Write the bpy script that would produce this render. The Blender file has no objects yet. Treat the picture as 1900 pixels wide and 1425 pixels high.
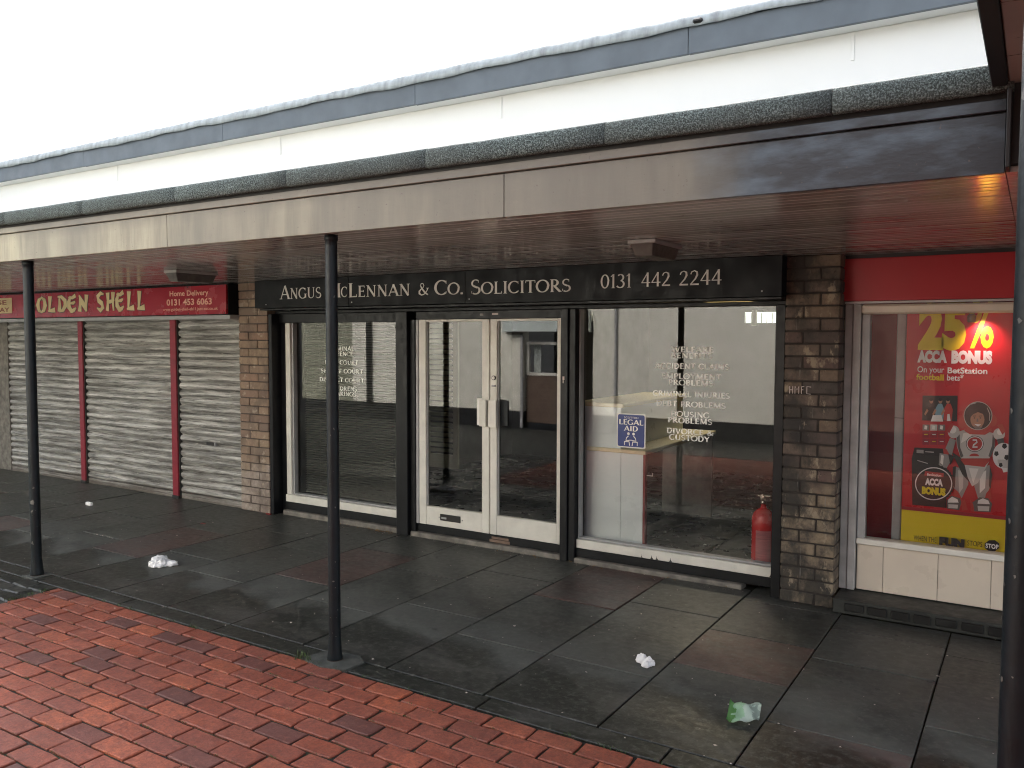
import bpy, bmesh, math, random
from mathutils import Vector, Matrix
random.seed(7)
S = bpy.context.scene
COL = S.collection
R = math.radians

# ------------------------------------------------------------------ camera
F, PITCH, YAW, ROLL, EYE = 1545.0, R(3.2), R(32.2), R(0.15), 1.66
FW = Vector((-math.sin(YAW)*math.cos(PITCH), math.cos(YAW)*math.cos(PITCH), -math.sin(PITCH)))
_rt = Vector((math.cos(YAW), math.sin(YAW), 0)); _up = _rt.cross(FW)
RT = _rt*math.cos(ROLL) + _up*math.sin(ROLL); UP = _up*math.cos(ROLL) - _rt*math.sin(ROLL)
cd = bpy.data.cameras.new('camera'); cam = bpy.data.objects.new('camera', cd); COL.objects.link(cam)
cd.sensor_width = 36; cd.lens = F/1900*36; cd.clip_start = .05; cd.clip_end = 1500
m = Matrix.Identity(4)
for i in range(3):
    m[i][0] = RT[i]; m[i][1] = UP[i]; m[i][2] = -FW[i]
m[2][3] = EYE
cam.matrix_world = m
S.camera = cam

# ------------------------------------------------------------------ world, sun, exposure
SUN_EL, SUN_AZ = 42, 345      # azimuth of the sun, degrees clockwise from +Y
W = bpy.data.worlds.new('World'); S.world = W; W.use_nodes = True
wn = W.node_tree.nodes; wl = W.node_tree.links; wn.clear()
sky = wn.new('ShaderNodeTexSky'); sky.sky_type = 'NISHITA'; sky.sun_disc = False
sky.sun_elevation = R(SUN_EL); sky.sun_rotation = R(SUN_AZ); sky.dust_density = 4; sky.air_density = 1.0
bw = wn.new('ShaderNodeRGBToBW'); mx = wn.new('ShaderNodeMix'); mx.data_type = 'RGBA'; mx.inputs[0].default_value = .78
bg = wn.new('ShaderNodeBackground'); bg.inputs[1].default_value = .15
wo = wn.new('ShaderNodeOutputWorld')
wl.new(sky.outputs[0], bw.inputs[0]); wl.new(sky.outputs[0], mx.inputs[6]); wl.new(bw.outputs[0], mx.inputs[7])
wl.new(mx.outputs[2], bg.inputs[0]); wl.new(bg.outputs[0], wo.inputs[0])
sl = bpy.data.lights.new('sun', 'SUN'); sl.energy = 1.5; sl.angle = R(30); sl.color = (1, .95, .88)
so = bpy.data.objects.new('sun', sl); COL.objects.link(so)
_d = Vector((math.sin(R(SUN_AZ))*math.cos(R(SUN_EL)), math.cos(R(SUN_AZ))*math.cos(R(SUN_EL)), math.sin(R(SUN_EL))))
so.rotation_euler = (-_d).to_track_quat('-Z', 'Y').to_euler(); so.location = (0, 0, 30)
S.view_settings.view_transform = 'Standard'; S.view_settings.look = 'None'
S.view_settings.gamma = 1; S.view_settings.use_curve_mapping = False
S.view_settings.exposure = 2.55
S.cycles.use_adaptive_sampling = False; S.cycles.use_denoising = True; S.cycles.caustics_reflective = False; S.cycles.sample_clamp_indirect = 6; S.cycles.filter_width = 1.1
S.cycles.max_bounces = 10; S.cycles.transparent_max_bounces = 16; S.cycles.glossy_bounces = 6

# ------------------------------------------------------------------ measuring
def on(px, py, Y):
    """point of the plane y=Y seen at pixel px,py of the 1900x1425 photograph"""
    d = FW*F + RT*(px-950) + UP*(712.5-py)
    return Vector((0, 0, EYE)) + d*(Y/d.y)
def og(px, py, z=0):
    d = FW*F + RT*(px-950) + UP*(712.5-py)
    return Vector((0, 0, EYE)) + d*((z-EYE)/d.z)
def px_of(p):
    v = Vector(p) - Vector((0, 0, EYE)); z = v.dot(FW)
    return (950+F*v.dot(RT)/z, 712.5-F*v.dot(UP)/z, z)

# ------------------------------------------------------------------ materials
def srgb(r, g, b):
    f = lambda c: (c/255/12.92) if c/255 <= .04045 else ((c/255+.055)/1.055)**2.4
    return (f(r), f(g), f(b), 1)
class NT:
    def __init__(s, name):
        s.m = bpy.data.materials.new(name); s.m.use_nodes = True
        s.n = s.m.node_tree.nodes; s.l = s.m.node_tree.links
        s.b = s.n['Principled BSDF']; s.pos = None
    def new(s, t, **k):
        x = s.n.new(t)
        for a, v in k.items(): setattr(x, a, v)
        return x
    def link(s, a, b): s.l.new(a, b)
    def P(s):
        if s.pos is None: s.pos = s.new('ShaderNodeNewGeometry').outputs['Position']
        return s.pos
    def scaled(s, v, sc, off=(0, 0, 0)):
        mp = s.new('ShaderNodeMapping'); mp.inputs['Scale'].default_value = sc; mp.inputs['Location'].default_value = off
        s.link(v, mp.inputs[0]); return mp.outputs[0]
    def noise(s, scale, detail=4, stretch=(1, 1, 1), rough=.55, off=(0, 0, 0)):
        t = s.new('ShaderNodeTexNoise'); t.inputs['Scale'].default_value = scale; t.inputs['Detail'].default_value = detail
        t.inputs['Roughness'].default_value = rough
        s.link(s.scaled(s.P(), stretch, off), t.inputs['Vector']); return t.outputs['Fac']
    def ramp(s, f, stops, interp='LINEAR'):
        r = s.new('ShaderNodeValToRGB'); r.color_ramp.interpolation = interp
        e = r.color_ramp.elements
        while len(e) < len(stops): e.new(.5)
        for i, (p, c) in enumerate(stops):
            e[i].position = p; e[i].color = c if isinstance(c, tuple) and len(c) == 4 else ((c, c, c, 1) if not isinstance(c, tuple) else (*c, 1))
        s.link(f, r.inputs[0]); return r.outputs[0]
    def mix(s, f, a, b, mode='MIX'):
        x = s.new('ShaderNodeMix', data_type='RGBA', blend_type=mode)
        for k, v in ((0, f), (6, a), (7, b)):
            if isinstance(v, (int, float)):
                x.inputs[k].default_value = v if k == 0 else (v, v, v, 1)
            elif isinstance(v, tuple): x.inputs[k].default_value = v if len(v) == 4 else (*v, 1)
            else: s.link(v, x.inputs[k])
        return x.outputs[2]
    def math(s, op, a, b=0.0, c=0.0, clamp=False):
        x = s.new('ShaderNodeMath', operation=op); x.use_clamp = clamp
        for k, v in enumerate((a, b, c)):
            if isinstance(v, (int, float)): x.inputs[k].default_value = v
            else: s.link(v, x.inputs[k])
        return x.outputs[0]
    def rnd(s): return s.new('ShaderNodeObjectInfo').outputs['Random']
    def xyz(s):
        x = s.new('ShaderNodeSeparateXYZ'); s.link(s.P(), x.inputs[0]); return x.outputs
    def col(s, c):
        if isinstance(c, tuple): s.b.inputs['Base Color'].default_value = c if len(c) == 4 else (*c, 1)
        else: s.link(c, s.b.inputs['Base Color'])
        return s
    def rough(s, r):
        if isinstance(r, (int, float)): s.b.inputs['Roughness'].default_value = r
        else: s.link(r, s.b.inputs['Roughness'])
        return s
    def bump(s, h, strength=.3, dist=.002):
        x = s.new('ShaderNodeBump'); x.inputs['Strength'].default_value = strength; x.inputs['Distance'].default_value = dist
        s.link(h, x.inputs['Height']); s.link(x.outputs[0], s.b.inputs['Normal']); return s

def pane(x0, x1, y, z0, z1, mat, parent):
    return M_('glass_pane', MB().poly([(x0, y, z0), (x1, y, z0), (x1, y, z1), (x0, y, z1)]), mat, parent)
def simple(name, c, rough=.5, dirt=.35, dscale=6, bump=.15, bscale=90, metal=0, spec=.5, rnd=0., stretch=(1, 1, 1), speck=0):
    t = NT(name)
    c = (*c[:3], 1)
    dk = tuple(x*(1-dirt) for x in c[:3])
    col = t.mix(t.ramp(t.noise(dscale, 6, stretch), [(.35, 0.), (.68, 1.)]), c, (*dk, 1))
    if speck:
        col = t.mix(t.ramp(t.noise(45, 3, off=(3, 1, 7)), [(.70, 0.), (.74, 1.)]), col, tuple(x*(1-speck) for x in c[:3]))
    if rnd:
        col = t.mix(1.0, col, t.ramp(t.rnd(), [(0, 1-rnd), (1, 1.)]), 'MULTIPLY')
    t.col(col)
    t.rough(t.ramp(t.noise(dscale*2.3, 4, stretch, off=(5, 5, 5)), [(.3, max(0, rough-.12)), (.7, min(1, rough+.12))]))
    t.b.inputs['Metallic'].default_value = metal; t.b.inputs['Specular IOR Level'].default_value = spec
    if bump: t.bump(t.noise(bscale, 4), bump, .002)
    return t.m
def flat(name, c, rough=.5, emit=0):
    t = NT(name); t.col((*c[:3], 1)); t.rough(rough); return t.m

MAT = {}
# --- paving slabs: dark riven concrete, wet along the open edge
def slab_mat(name, tint):
    t = NT(name); x, y, z = t.xyz()
    fr = t.math('FRACT', t.math('DIVIDE', t.math('ADD', x, .36), .5895))
    n1 = t.noise(3.2, 5, off=(2, 0, 0)); n2 = t.noise(22, 5); n3 = t.noise(1.1, 3, off=(9, 4, 0))
    edge = t.math('SUBTRACT', t.math('ADD', 3.36, t.math('MULTIPLY', n1, .55)), t.math('MULTIPLY', fr, .24))
    edge = t.math('ADD', edge, t.math('MULTIPLY', n2, .10))
    dist = t.math('SUBTRACT', y, edge)                              # <0 = wet
    wet = t.math('SUBTRACT', .5, t.math('MULTIPLY', dist, 6), clamp=True)
    dry = t.math('MULTIPLY', t.math('SUBTRACT', 1.0, wet), t.math('SUBTRACT', 1.25, t.math('MULTIPLY', dist, 1.5), clamp=True))
    base = t.mix(t.ramp(n3, [(.3, 0.), (.7, 1.)]), tint, tuple(c*.72 for c in tint[:3]))
    base = t.mix(t.ramp(t.noise(9, 8, rough=.7), [(.38, 0.), (.62, .75)]), base, tuple(c*1.7 for c in tint[:3]))
    base = t.mix(1.0, base, t.ramp(t.rnd(), [(0, .78), (1, 1.12)]), 'MULTIPLY')
    base = t.mix(t.math('MULTIPLY', dry, .72), base, t.mix(.5, (.112, .115, .104), tuple(c*2.4 for c in tint[:3])))
    base = t.mix(t.math('MULTIPLY', wet, .8), base, (.0085, .010, .008))
    base = t.mix(t.ramp(t.noise(2.4, 6, off=(5, 1, 0), rough=.6), [(.50, 0.), (.64, .55)]), base, (.016, .017, .0155))
    base = t.mix(t.ramp(t.noise(26, 6, off=(5, 5, 0), rough=.75), [(.50, 0.), (.66, .6)]), base, (.13, .13, .118))
    base = t.mix(t.ramp(t.noise(1.7, 7, (1, 2.2, 1), off=(0, 3, 0), rough=.7), [(.50, 0.), (.62, .5)]), base, (.085, .083, .077))
    moss = t.ramp(t.noise(5, 5, off=(1, 8, 3)), [(.55, 0.), (.75, .35)])
    base = t.mix(moss, base, (.018, .026, .016))
    spk = t.ramp(t.noise(120, 2, off=(4, 4, 4)), [(.73, 0.), (.76, .5)])
    base = t.mix(spk, base, (.16, .155, .15))
    t.col(base)
    rg = t.math('ADD', t.math('MULTIPLY', dry, .32), t.math('MULTIPLY', n2, .35))
    t.rough(t.math('ADD', .24, rg, clamp=True))
    t.bump(t.math('ADD', t.noise(40, 6, rough=.7), t.math('MULTIPLY', n2, 1.5)), .35, .003)
    return t.m
MAT['slab'] = slab_mat('slab_grey', (.044, .047, .042))
MAT['slab_red'] = slab_mat('slab_red', (.070, .039, .034))
MAT['kerb'] = slab_mat('kerb_dark', (.022, .026, .021))
# --- clay pavers
def paver_mat():
    t = NT('clay_paver')
    c = t.ramp(t.rnd(), [(0, (.40, .100, .054)), (.3, (.52, .135, .070)), (.55, (.37, .108, .070)), (.76, (.66, .175, .078)), (.90, (.30, .098, .070)), (.985, (.11, .065, .062))])
    c = t.mix(t.ramp(t.noise(14, 8, rough=.75), [(.36, 0.), (.68, .65)]), c, (.13, .038, .030))
    c = t.mix(t.ramp(t.noise(55, 6, rough=.85, off=(2, 2, 5)), [(.42, 0.), (.60, .6)]), c, (.085, .030, .024))
    c = t.mix(t.ramp(t.noise(22, 7, rough=.8, off=(6, 2, 5)), [(.54, 0.), (.68, .45)]), c, (.52, .20, .13))
    c = t.mix(t.ramp(t.noise(2.0, 4, off=(3, 3, 3)), [(.35, .0), (.7, .45)]), c, (.11, .035, .028))
    c = t.mix(t.ramp(t.noise(110, 2), [(.68, 0.), (.74, .8)]), c, (.05, .02, .018))
    c = t.mix(t.ramp(t.noise(8, 5, off=(7, 2, 3)), [(.66, 0.), (.8, .3)]), c, (.36, .20, .15))
    t.col(c); t.rough(t.ramp(t.noise(6, 4, off=(1, 1, 1)), [(.3, .42), (.7, .75)]))
    t.bump(t.noise(75, 6, rough=.7), .8, .004)
    return t.m
MAT['paver'] = paver_mat()
def joint_mat():
    t = NT('mossy_joint_sand')
    c = t.mix(t.ramp(t.noise(7, 5), [(.48, 0.), (.66, 1.)]), (.012, .010, .008), (.026, .034, .010))
    t.col(c); t.rough(.9); t.bump(t.noise(160, 3), .8, .006); return t.m
MAT['joint'] = joint_mat()
# --- pier bricks
def brick_mat(name, stops, low, dark):
    t = NT(name); x, y, z = t.xyz()
    c = t.ramp(t.rnd(), stops)
    c = t.mix(t.ramp(t.noise(16, 6, rough=.7), [(.35, 0.), (.75, .6)]), c, dark)
    c = t.mix(t.ramp(t.noise(70, 3), [(.66, 0.), (.72, .8)]), c, tuple(v*.25 for v in dark[:3]))
    # lower courses limewashed / grimy: splash zone with its own ragged edge
    zz = t.math('ADD', z, t.math('MULTIPLY', t.noise(6, 4, off=(3, 0, 0)), .5))
    lo = t.math('SUBTRACT', 1.0, t.math('MULTIPLY', t.math('SUBTRACT', zz, low[0]), 7), clamp=True)
    grime = t.mix(t.ramp(t.noise(9, 6, off=(6, 1, 1), rough=.7), [(.38, 0.), (.62, 1.)]), low[1], low[2])
    c = t.mix(t.math('MULTIPLY', lo, .85), c, grime)
    if low[0] <= .8:
        c = t.mix(t.ramp(t.noise(5, 6, (1, 1, .7), .7, off=(2, 4, 1)), [(.46, 0.), (.62, .6)]), c, (.10, .075, .062))
        c = t.mix(t.ramp(t.noise(13, 6, off=(7, 4, 1)), [(.60, 0.), (.68, .5)]), c, (.50, .42, .33))
    if low[0] > .8:
        c = t.mix(t.ramp(t.noise(3.4, 6, (1, 1, .6), .65, off=(2.3, 0, 1)), [(.49, 0.), (.60, .85)]), c, (.022, .021, .019))
        c = t.mix(t.ramp(t.noise(9, 6, (1, 1, .5), .7, off=(1, 5, 2)), [(.58, 0.), (.64, .75)]), c, (.33, .27, .19))
        c = t.mix(t.ramp(t.noise(28, 4, (1.6, 1, .12), .6, off=(7, 0, 0)), [(.66, 0.), (.72, .55)]), c, (.22, .21, .19))
    t.col(c); t.rough(.78); t.bump(t.noise(55, 6, rough=.7), .6, .005)
    return t.m
MAT['brick_l'] = brick_mat('buff_brick', [(0, (.25, .18, .125)), (.2, (.34, .25, .165)), (.4, (.21, .145, .11)), (.6, (.40, .29, .19)), (.8, (.18, .14, .115)), (1, (.30, .19, .13))],
                           (.62, (.42, .36, .31, 1), (.25, .20, .17, 1)), (.20, .13, .10, 1))
MAT['brick_r'] = brick_mat('stained_brick', [(0, (.11, .085, .068)), (.2, (.17, .125, .095)), (.4, (.085, .062, .052)), (.6, (.23, .165, .11)), (.8, (.075, .062, .055)), (1, (.14, .085, .070))],
                           (.95, (.27, .21, .14, 1), (.040, .038, .034, 1)), (.045, .036, .031, 1))
MAT['mortar'] = simple('mortar', (.11, .085, .072), .9, .5, 12, .6, 60)
MAT['mortar_d'] = simple('dark_mortar', (.045, .037, .032), .9, .5, 12, .6, 60)
MAT['render_s'] = simple('opposite_shaded_render', (.36, .36, .27), .85, .3, 1.6, .6, 45)  # darker copy of the opposite render, shade put into its colour
MAT['brick_od'] = simple('dark_opposite_brick', (.16, .09, .07), .8, .5, 5, .3, 60)
MAT['brick_o'] = simple('opposite_brick', (.26, .175, .13), .8, .4, 9, .3, 60, rnd=.4)
# --- shutters
def steel_mat():
    t = NT('weathered_steel'); x, y, z = t.xyz()
    n = t.noise(1.6, 7, (1, 1, 26), .72)
    c = t.ramp(n, [(.36, (.12, .118, .107)), (.45, (.30, .295, .275)), (.55, (.58, .565, .53)), (.70, (.78, .76, .72))])
    n2 = t.noise(11, 6, (.35, 1, 7), .72, off=(4, 2, 2))
    c = t.mix(t.ramp(n2, [(.50, 0.), (.64, .85)]), c, (.060, .055, .047))
    c = t.mix(t.ramp(t.noise(1.1, 3, off=(8, 2, 2)), [(.4, 0.), (.7, .45)]), c, (.12, .105, .088))
    c = t.mix(t.ramp(t.noise(30, 3, (.4, 1, 3), off=(1, 7, 2)), [(.66, 0.), (.70, .8)]), c, (.60, .57, .52))
    lo = t.math('SUBTRACT', 1.0, t.math('MULTIPLY', t.math('ADD', z, t.math('MULTIPLY', t.noise(5, 3), .1)), 6), clamp=True)
    c = t.mix(lo, c, (.07, .04, .025))
    t.col(c); t.b.inputs['Metallic'].default_value = .25
    t.rough(t.ramp(n2, [(.3, .42), (.7, .7)])); t.bump(t.noise(30, 5, (.6, 1, 3)), .3, .003)
    return t.m
MAT['steel'] = steel_mat()
# --- fascia board: reflection of the opposite wall painted in, cream fading dark along x
def fascia_mat():
    t = NT('fascia_reflection_paint'); x, y, z = t.xyz()
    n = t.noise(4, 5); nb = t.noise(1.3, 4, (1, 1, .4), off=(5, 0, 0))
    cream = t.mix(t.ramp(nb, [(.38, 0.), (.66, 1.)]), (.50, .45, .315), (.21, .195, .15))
    # darker towards the top, with a ragged edge
    up = t.math('MULTIPLY', t.math('SUBTRACT', t.math('ADD', z, t.math('MULTIPLY', n, .10)), 2.335), 9, clamp=True)
    cream = t.mix(t.math('MULTIPLY', up, .8), cream, (.105, .098, .09))
    cream = t.mix(t.ramp(t.noise(7, 5, (1, 1, .12), .7, off=(3, 0, 0)), [(.42, 0.), (.62, .62)]), cream, (.15, .135, .105))
    cream = t.mix(t.ramp(t.noise(1.0, 5, (1, 1, 1), .6, off=(8, 0, 3)), [(.42, 0.), (.62, .5)]), cream, (.21, .185, .15))
    gr = t.math('MULTIPLY', t.math('SUBTRACT', t.math('ADD', x, t.math('MULTIPLY', t.noise(2.2, 4, (1, 1, .3), off=(1, 4, 1)), 1.6)), -4.4), .27, clamp=True)
    cream = t.mix(t.math('MULTIPLY', gr, .72), cream, (.12, .105, .085))
    sw = t.math('MULTIPLY', t.math('SUBTRACT', t.math('ADD', x, t.math('MULTIPLY', t.noise(5, 4, (1, 1, .25)), .30)), -1.02), 3.6, clamp=True)  # goes dark where the painted reflection ends
    blk = t.mix(t.ramp(t.noise(5, 6, (1, 1, 3), off=(2, 2, 9)), [(.45, 0.), (.7, 1.)]), (.013, .018, .024), (.070, .100, .130))
    c = t.mix(sw, cream, blk)
    c = t.mix(t.ramp(t.noise(60, 3), [(.70, 0.), (.73, .7)]), c, (.09, .07, .06))
    t.col(c); t.rough(t.mix(sw, .5, .33)); t.b.inputs['Specular IOR Level'].default_value = .6
    t.bump(t.noise(26, 5, (1, 1, 3)), .25, .003)
    return t.m
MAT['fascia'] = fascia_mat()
def soffit_mat():
    t = NT('soffit_gloss'); x, y, z = t.xyz()
    c = t.mix(t.ramp(t.noise(1.4, 4), [(.35, 0.), (.7, 1.)]), (.47, .48, .47), (.33, .34, .33))
    c = t.mix(t.ramp(t.noise(3, 6, (1, 9, 1), .7, off=(4, 4, 4)), [(.64, 0.), (.67, .9)]), c, (.028, .016, .013))
    c = t.mix(1.0, c, t.ramp(t.rnd(), [(0, .82), (1, 1.1)]), 'MULTIPLY')
    t.col(c); t.rough(t.ramp(t.noise(8, 4, (1, 5, 1)), [(.3, .12), (.75, .22)])); t.b.inputs['Specular IOR Level'].default_value = 1.2
    t.bump(t.noise(5, 3, (.3, 6, 1)), .12, .004)
    return t.m
MAT['soffit'] = soffit_mat()
MAT['edge_highlight'] = simple('painted_edge_highlight', (.55, .52, .47), .6, .5, 6, 0)  # pale colour for highlights painted along board edges
MAT['felt'] = simple('mineral_felt', (.115, .125, .125), .9, .55, 2.2, 1.0, 150, speck=.5)
def granule():
    t = NT('mineral_felt_granules')
    g = t.noise(170, 3, rough=.8)
    c = t.ramp(g, [(.38, (.010, .015, .014)), (.5, (.065, .085, .082)), (.62, (.27, .33, .32))])
    c = t.mix(t.ramp(t.noise(2.2, 5, off=(2, 2, 2)), [(.35, 0.), (.7, .6)]), c, (.055, .06, .055))
    t.col(c); t.rough(.9); t.bump(g, .9, .006); return t.m
MAT['felt'] = granule()
MAT['grey_board'] = simple('grey_blue_eaves_paint', (.118, .142, .168), .5, .25, 3, .2, 40)
MAT['lead'] = simple('weathered_lead', (.42, .46, .48), .5, .45, 7, .5, 25, stretch=(2, 2, .6))
MAT['render'] = simple('cream_render', (.90, .895, .875), .8, .02, 2, .3, 60)
MAT['render_o'] = simple('opposite_cream_render', (.86, .83, .72), .85, .13, 1.6, .6, 45)
MAT['black_paint'] = simple('black_gloss_paint', (.007, .008, .010), .42, .5, 9, .35, 50, spec=.3)
MAT['black_post'] = simple('black_post_paint', (.008, .013, .017), .42, .5, 14, .5, 60, spec=.3)
MAT['rust'] = simple('rusty_foot', (.045, .028, .020), .85, .6, 40, .6, 90)
MAT['sign_black'] = simple('black_signboard', (.006, .007, .009), .5, .35, 4, .12, 60, spec=.2)
MAT['white_frame'] = simple('off_white_frame', (.78, .755, .68), .38, .14, 8, .08, 60)
MAT['grey_frame'] = simple('grey_aluminium', (.42, .42, .42), .42, .2, 8, .08, 60)
MAT['rail_white'] = simple('dirty_white_rail', (.50, .49, .47), .5, .3, 9, .1, 60)
MAT['cream_tile'] = simple('cream_panel', (.72, .63, .52), .35, .10, 3, .05, 60)
MAT['ledge'] = simple('concrete_ledge', (.25, .23, .20), .85, .55, 14, .6, 70)
MAT['plinth'] = simple('mossy_plinth', (.035, .038, .033), .6, .6, 8, 1.0, 50)
MAT['plinth_brick'] = simple('black_plinth_brick', (.012, .013, .012), .45, .4, 12, .5, 60, rnd=.3)
MAT['sign_red'] = simple('red_sign_face', (.36, .014, .028), .22, .04, 3, .03, 40)
MAT['red_post'] = simple('red_painted_post', (.27, .012, .028), .45, .3, 9, .2, 50)
MAT['bet_red'] = simple('red_fascia_panel', (.42, .012, .020), .42, .08, 3, .02, 40)
MAT['dark'] = simple('dark_interior', (.016, .016, .016), .7, .2, 3, .1)
MAT['int_floor'] = simple('dark_floor_tile', (.016, .020, .022), .32, .25, 4, .1, rnd=.3)
MAT['counter'] = simple('pale_blue_laminate', (.86, .92, .93), .35, .03, 2, .02)
MAT['worktop'] = simple('beige_worktop', (.80, .72, .48), .35, .08, 30, .02)
MAT['red_edge'] = flat('red_edge', (.25, .02, .02), .5)
MAT['blind'] = simple('grey_blind_slat', (.10, .10, .085), .5, .2, 6, .0)
MAT['louvre'] = simple('olive_cream_louvre', (.16, .16, .115), .55, .15, 5, .05)
MAT['ext_red'] = simple('red_cylinder', (.60, .018, .020), .25, .08, 4, .02)
MAT['brass'] = simple('chrome', (.6, .58, .52), .25, .1, 9, 0, metal=1)
MAT['lamp_cover'] = simple('dirty_lamp_diffuser', (.13, .125, .115), .45, .45, 14, .2)
MAT['letter'] = simple('off_white_letter', (.70, .68, .63), .5, .12, 9, .02)
MAT['letter_w'] = simple('white_vinyl_letter', (.93, .93, .88), .5, .05, 9, 0)
MAT['letter_c'] = simple('cream_letter', (.74, .60, .33), .5, .1, 9, 0)
MAT['letter_p'] = flat('pink_cream_letter', (.78, .42, .30), .5)
MAT['ink'] = flat('black_ink', (.012, .010, .010), .5)
MAT['tissue'] = simple('white_tissue', (.85, .85, .86), .9, .03, 9, .2, 60)
MAT['chalk'] = flat('chalk', (.62, .54, .50), .9)
MAT['grass'] = simple('grass_blade', (.050, .085, .022), .6, .4, 30, 0)
MAT['concrete'] = simple('concrete_pad', (.085, .09, .082), .85, .5, 14, .8, 60)
MAT['ground'] = simple('tarmac_ground', (.05, .05, .048), .9, .3, 2, .4, 60)
MAT['o_dark'] = simple('opposite_black_paint', (.012, .013, .014), .6, .4, 4, .2)
MAT['o_fascia'] = simple('opposite_pale_fascia', (.66, .72, .68), .6, .1, 4, .1)
def glass_mat(name, base, tint=(1, 1, 1)):
    t = NT(name); t.n.remove(t.b)
    out = [n for n in t.n if n.type == 'OUTPUT_MATERIAL'][0]
    tr = t.new('ShaderNodeBsdfTransparent'); tr.inputs[0].default_value = (*tint, 1)
    gl = t.new('ShaderNodeBsdfGlossy'); gl.inputs['Roughness'].default_value = 0.0
    fr = t.new('ShaderNodeFresnel'); fr.inputs[0].default_value = 1.5
    f = t.math('ADD', base, t.math('MULTIPLY', fr.outputs[0], 1.15), clamp=True)
    ms = t.new('ShaderNodeMixShader')
    t.link(f, ms.inputs[0]); t.link(tr.outputs[0], ms.inputs[1]); t.link(gl.outputs[0], ms.inputs[2]); t.link(ms.outputs[0], out.inputs[0])
    return t.m
MAT['glass'] = glass_mat('shop_glass', .028, (.97, .98, .97))
MAT['glass_b'] = glass_mat('bright_shop_glass', .03, (.93, .93, .93))

# ------------------------------------------------------------------ mesh helpers
def me_from(name, verts, faces, mat, smooth=False):
    me = bpy.data.meshes.new(name); me.from_pydata([tuple(v) for v in verts], [], faces); me.materials.append(MAT[mat] if isinstance(mat, str) else mat)
    if smooth:
        for p in me.polygons: p.use_smooth = True
    me.update(); return me
class MB:
    def __init__(s): s.v = []; s.f = []
    def box(s, x0, x1, y0, y1, z0, z1):
        b = len(s.v); s.v += [(x, y, z) for z in (z0, z1) for y in (y0, y1) for x in (x0, x1)]
        s.f += [tuple(b+i for i in q) for q in ((0, 2, 3, 1), (4, 5, 7, 6), (0, 1, 5, 4), (2, 6, 7, 3), (0, 4, 6, 2), (1, 3, 7, 5))]; return s
    def poly(s, pts): b = len(s.v); s.v += [tuple(p) for p in pts]; s.f.append(tuple(range(b, b+len(pts)))); return s
    def prism_x(s, prof, x0, x1, n=1, jit=0):           # profile of (y,z) swept along x
        b = len(s.v); k = len(prof)
        for i in range(n+1):
            x = x0+(x1-x0)*i/n; dy = random.uniform(-jit, jit); dz = random.uniform(-jit, jit)
            s.v += [(x, y+dy, z+dz) for y, z in prof]
        for i in range(n):
            for j in range(k):
                a = b+i*k+j; c = b+i*k+(j+1) % k; s.f.append((a, c, c+k, a+k))
        s.f.append(tuple(b+j for j in reversed(range(k)))); s.f.append(tuple(b+n*k+j for j in range(k))); return s
    def lathe(s, cx, cy, prof, n=24):
        b = len(s.v)
        for r, z in prof: s.v += [(cx+r*math.cos(2*math.pi*i/n), cy+r*math.sin(2*math.pi*i/n), z) for i in range(n)]
        for j in range(len(prof)-1):
            for i in range(n): s.f.append((b+j*n+i, b+j*n+(i+1) % n, b+(j+1)*n+(i+1) % n, b+(j+1)*n+i))
        s.f.append(tuple(b+i for i in reversed(range(n)))); s.f.append(tuple(b+(len(prof)-1)*n+i for i in range(n))); return s
def bevel(me, w=.003, seg=1):
    bm = bmesh.new(); bm.from_mesh(me); bmesh.ops.bevel(bm, geom=bm.edges[:], offset=w, segments=seg, affect='EDGES', profile=.5)
    bm.to_mesh(me); bm.free(); me.update(); return me
def tag(o, label=None, cat=None, group=None, kind=None):
    if label: o['label'] = label
    if cat: o['category'] = cat
    if group: o['group'] = group
    if kind: o['kind'] = kind
    return o
def empty(name, loc, label=None, cat=None, group=None, kind=None):
    o = bpy.data.objects.new(name, None); o.empty_display_size = .1; o.location = loc; COL.objects.link(o); return tag(o, label, cat, group, kind)
def root_of(o):
    while o.parent: o = o.parent
    return o
def link(name, me, parent=None, loc=(0, 0, 0), kind=None, label=None):
    """mesh in world coordinates; stored relative to its thing's base"""
    o = bpy.data.objects.new(name, me); o.location = loc; COL.objects.link(o)
    if parent:
        o.parent = parent
        if parent.type == 'EMPTY': o.location = Vector(loc) - parent.location
    if kind: o['kind'] = kind
    if label: o['label'] = label
    return o
def B(name, mat, parent, *boxes, bev=.002, **k):
    mb = MB()
    for b in boxes: mb.box(*b)
    me = me_from(name, mb.v, mb.f, mat)
    if bev: bevel(me, bev)
    return link(name, me, parent, **k)
def M_(name, mb, mat, parent=None, smooth=False, **k): return link(name, me_from(name, mb.v, mb.f, mat, smooth), parent, **k)

# ------------------------------------------------------------------ GROUND
gm = MB().poly([(-400, -400, -.06), (400, -400, -.06), (400, 400, -.06), (-400, 400, -.06)])
tag(M_('ground', gm, 'ground'), kind='structure')

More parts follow.
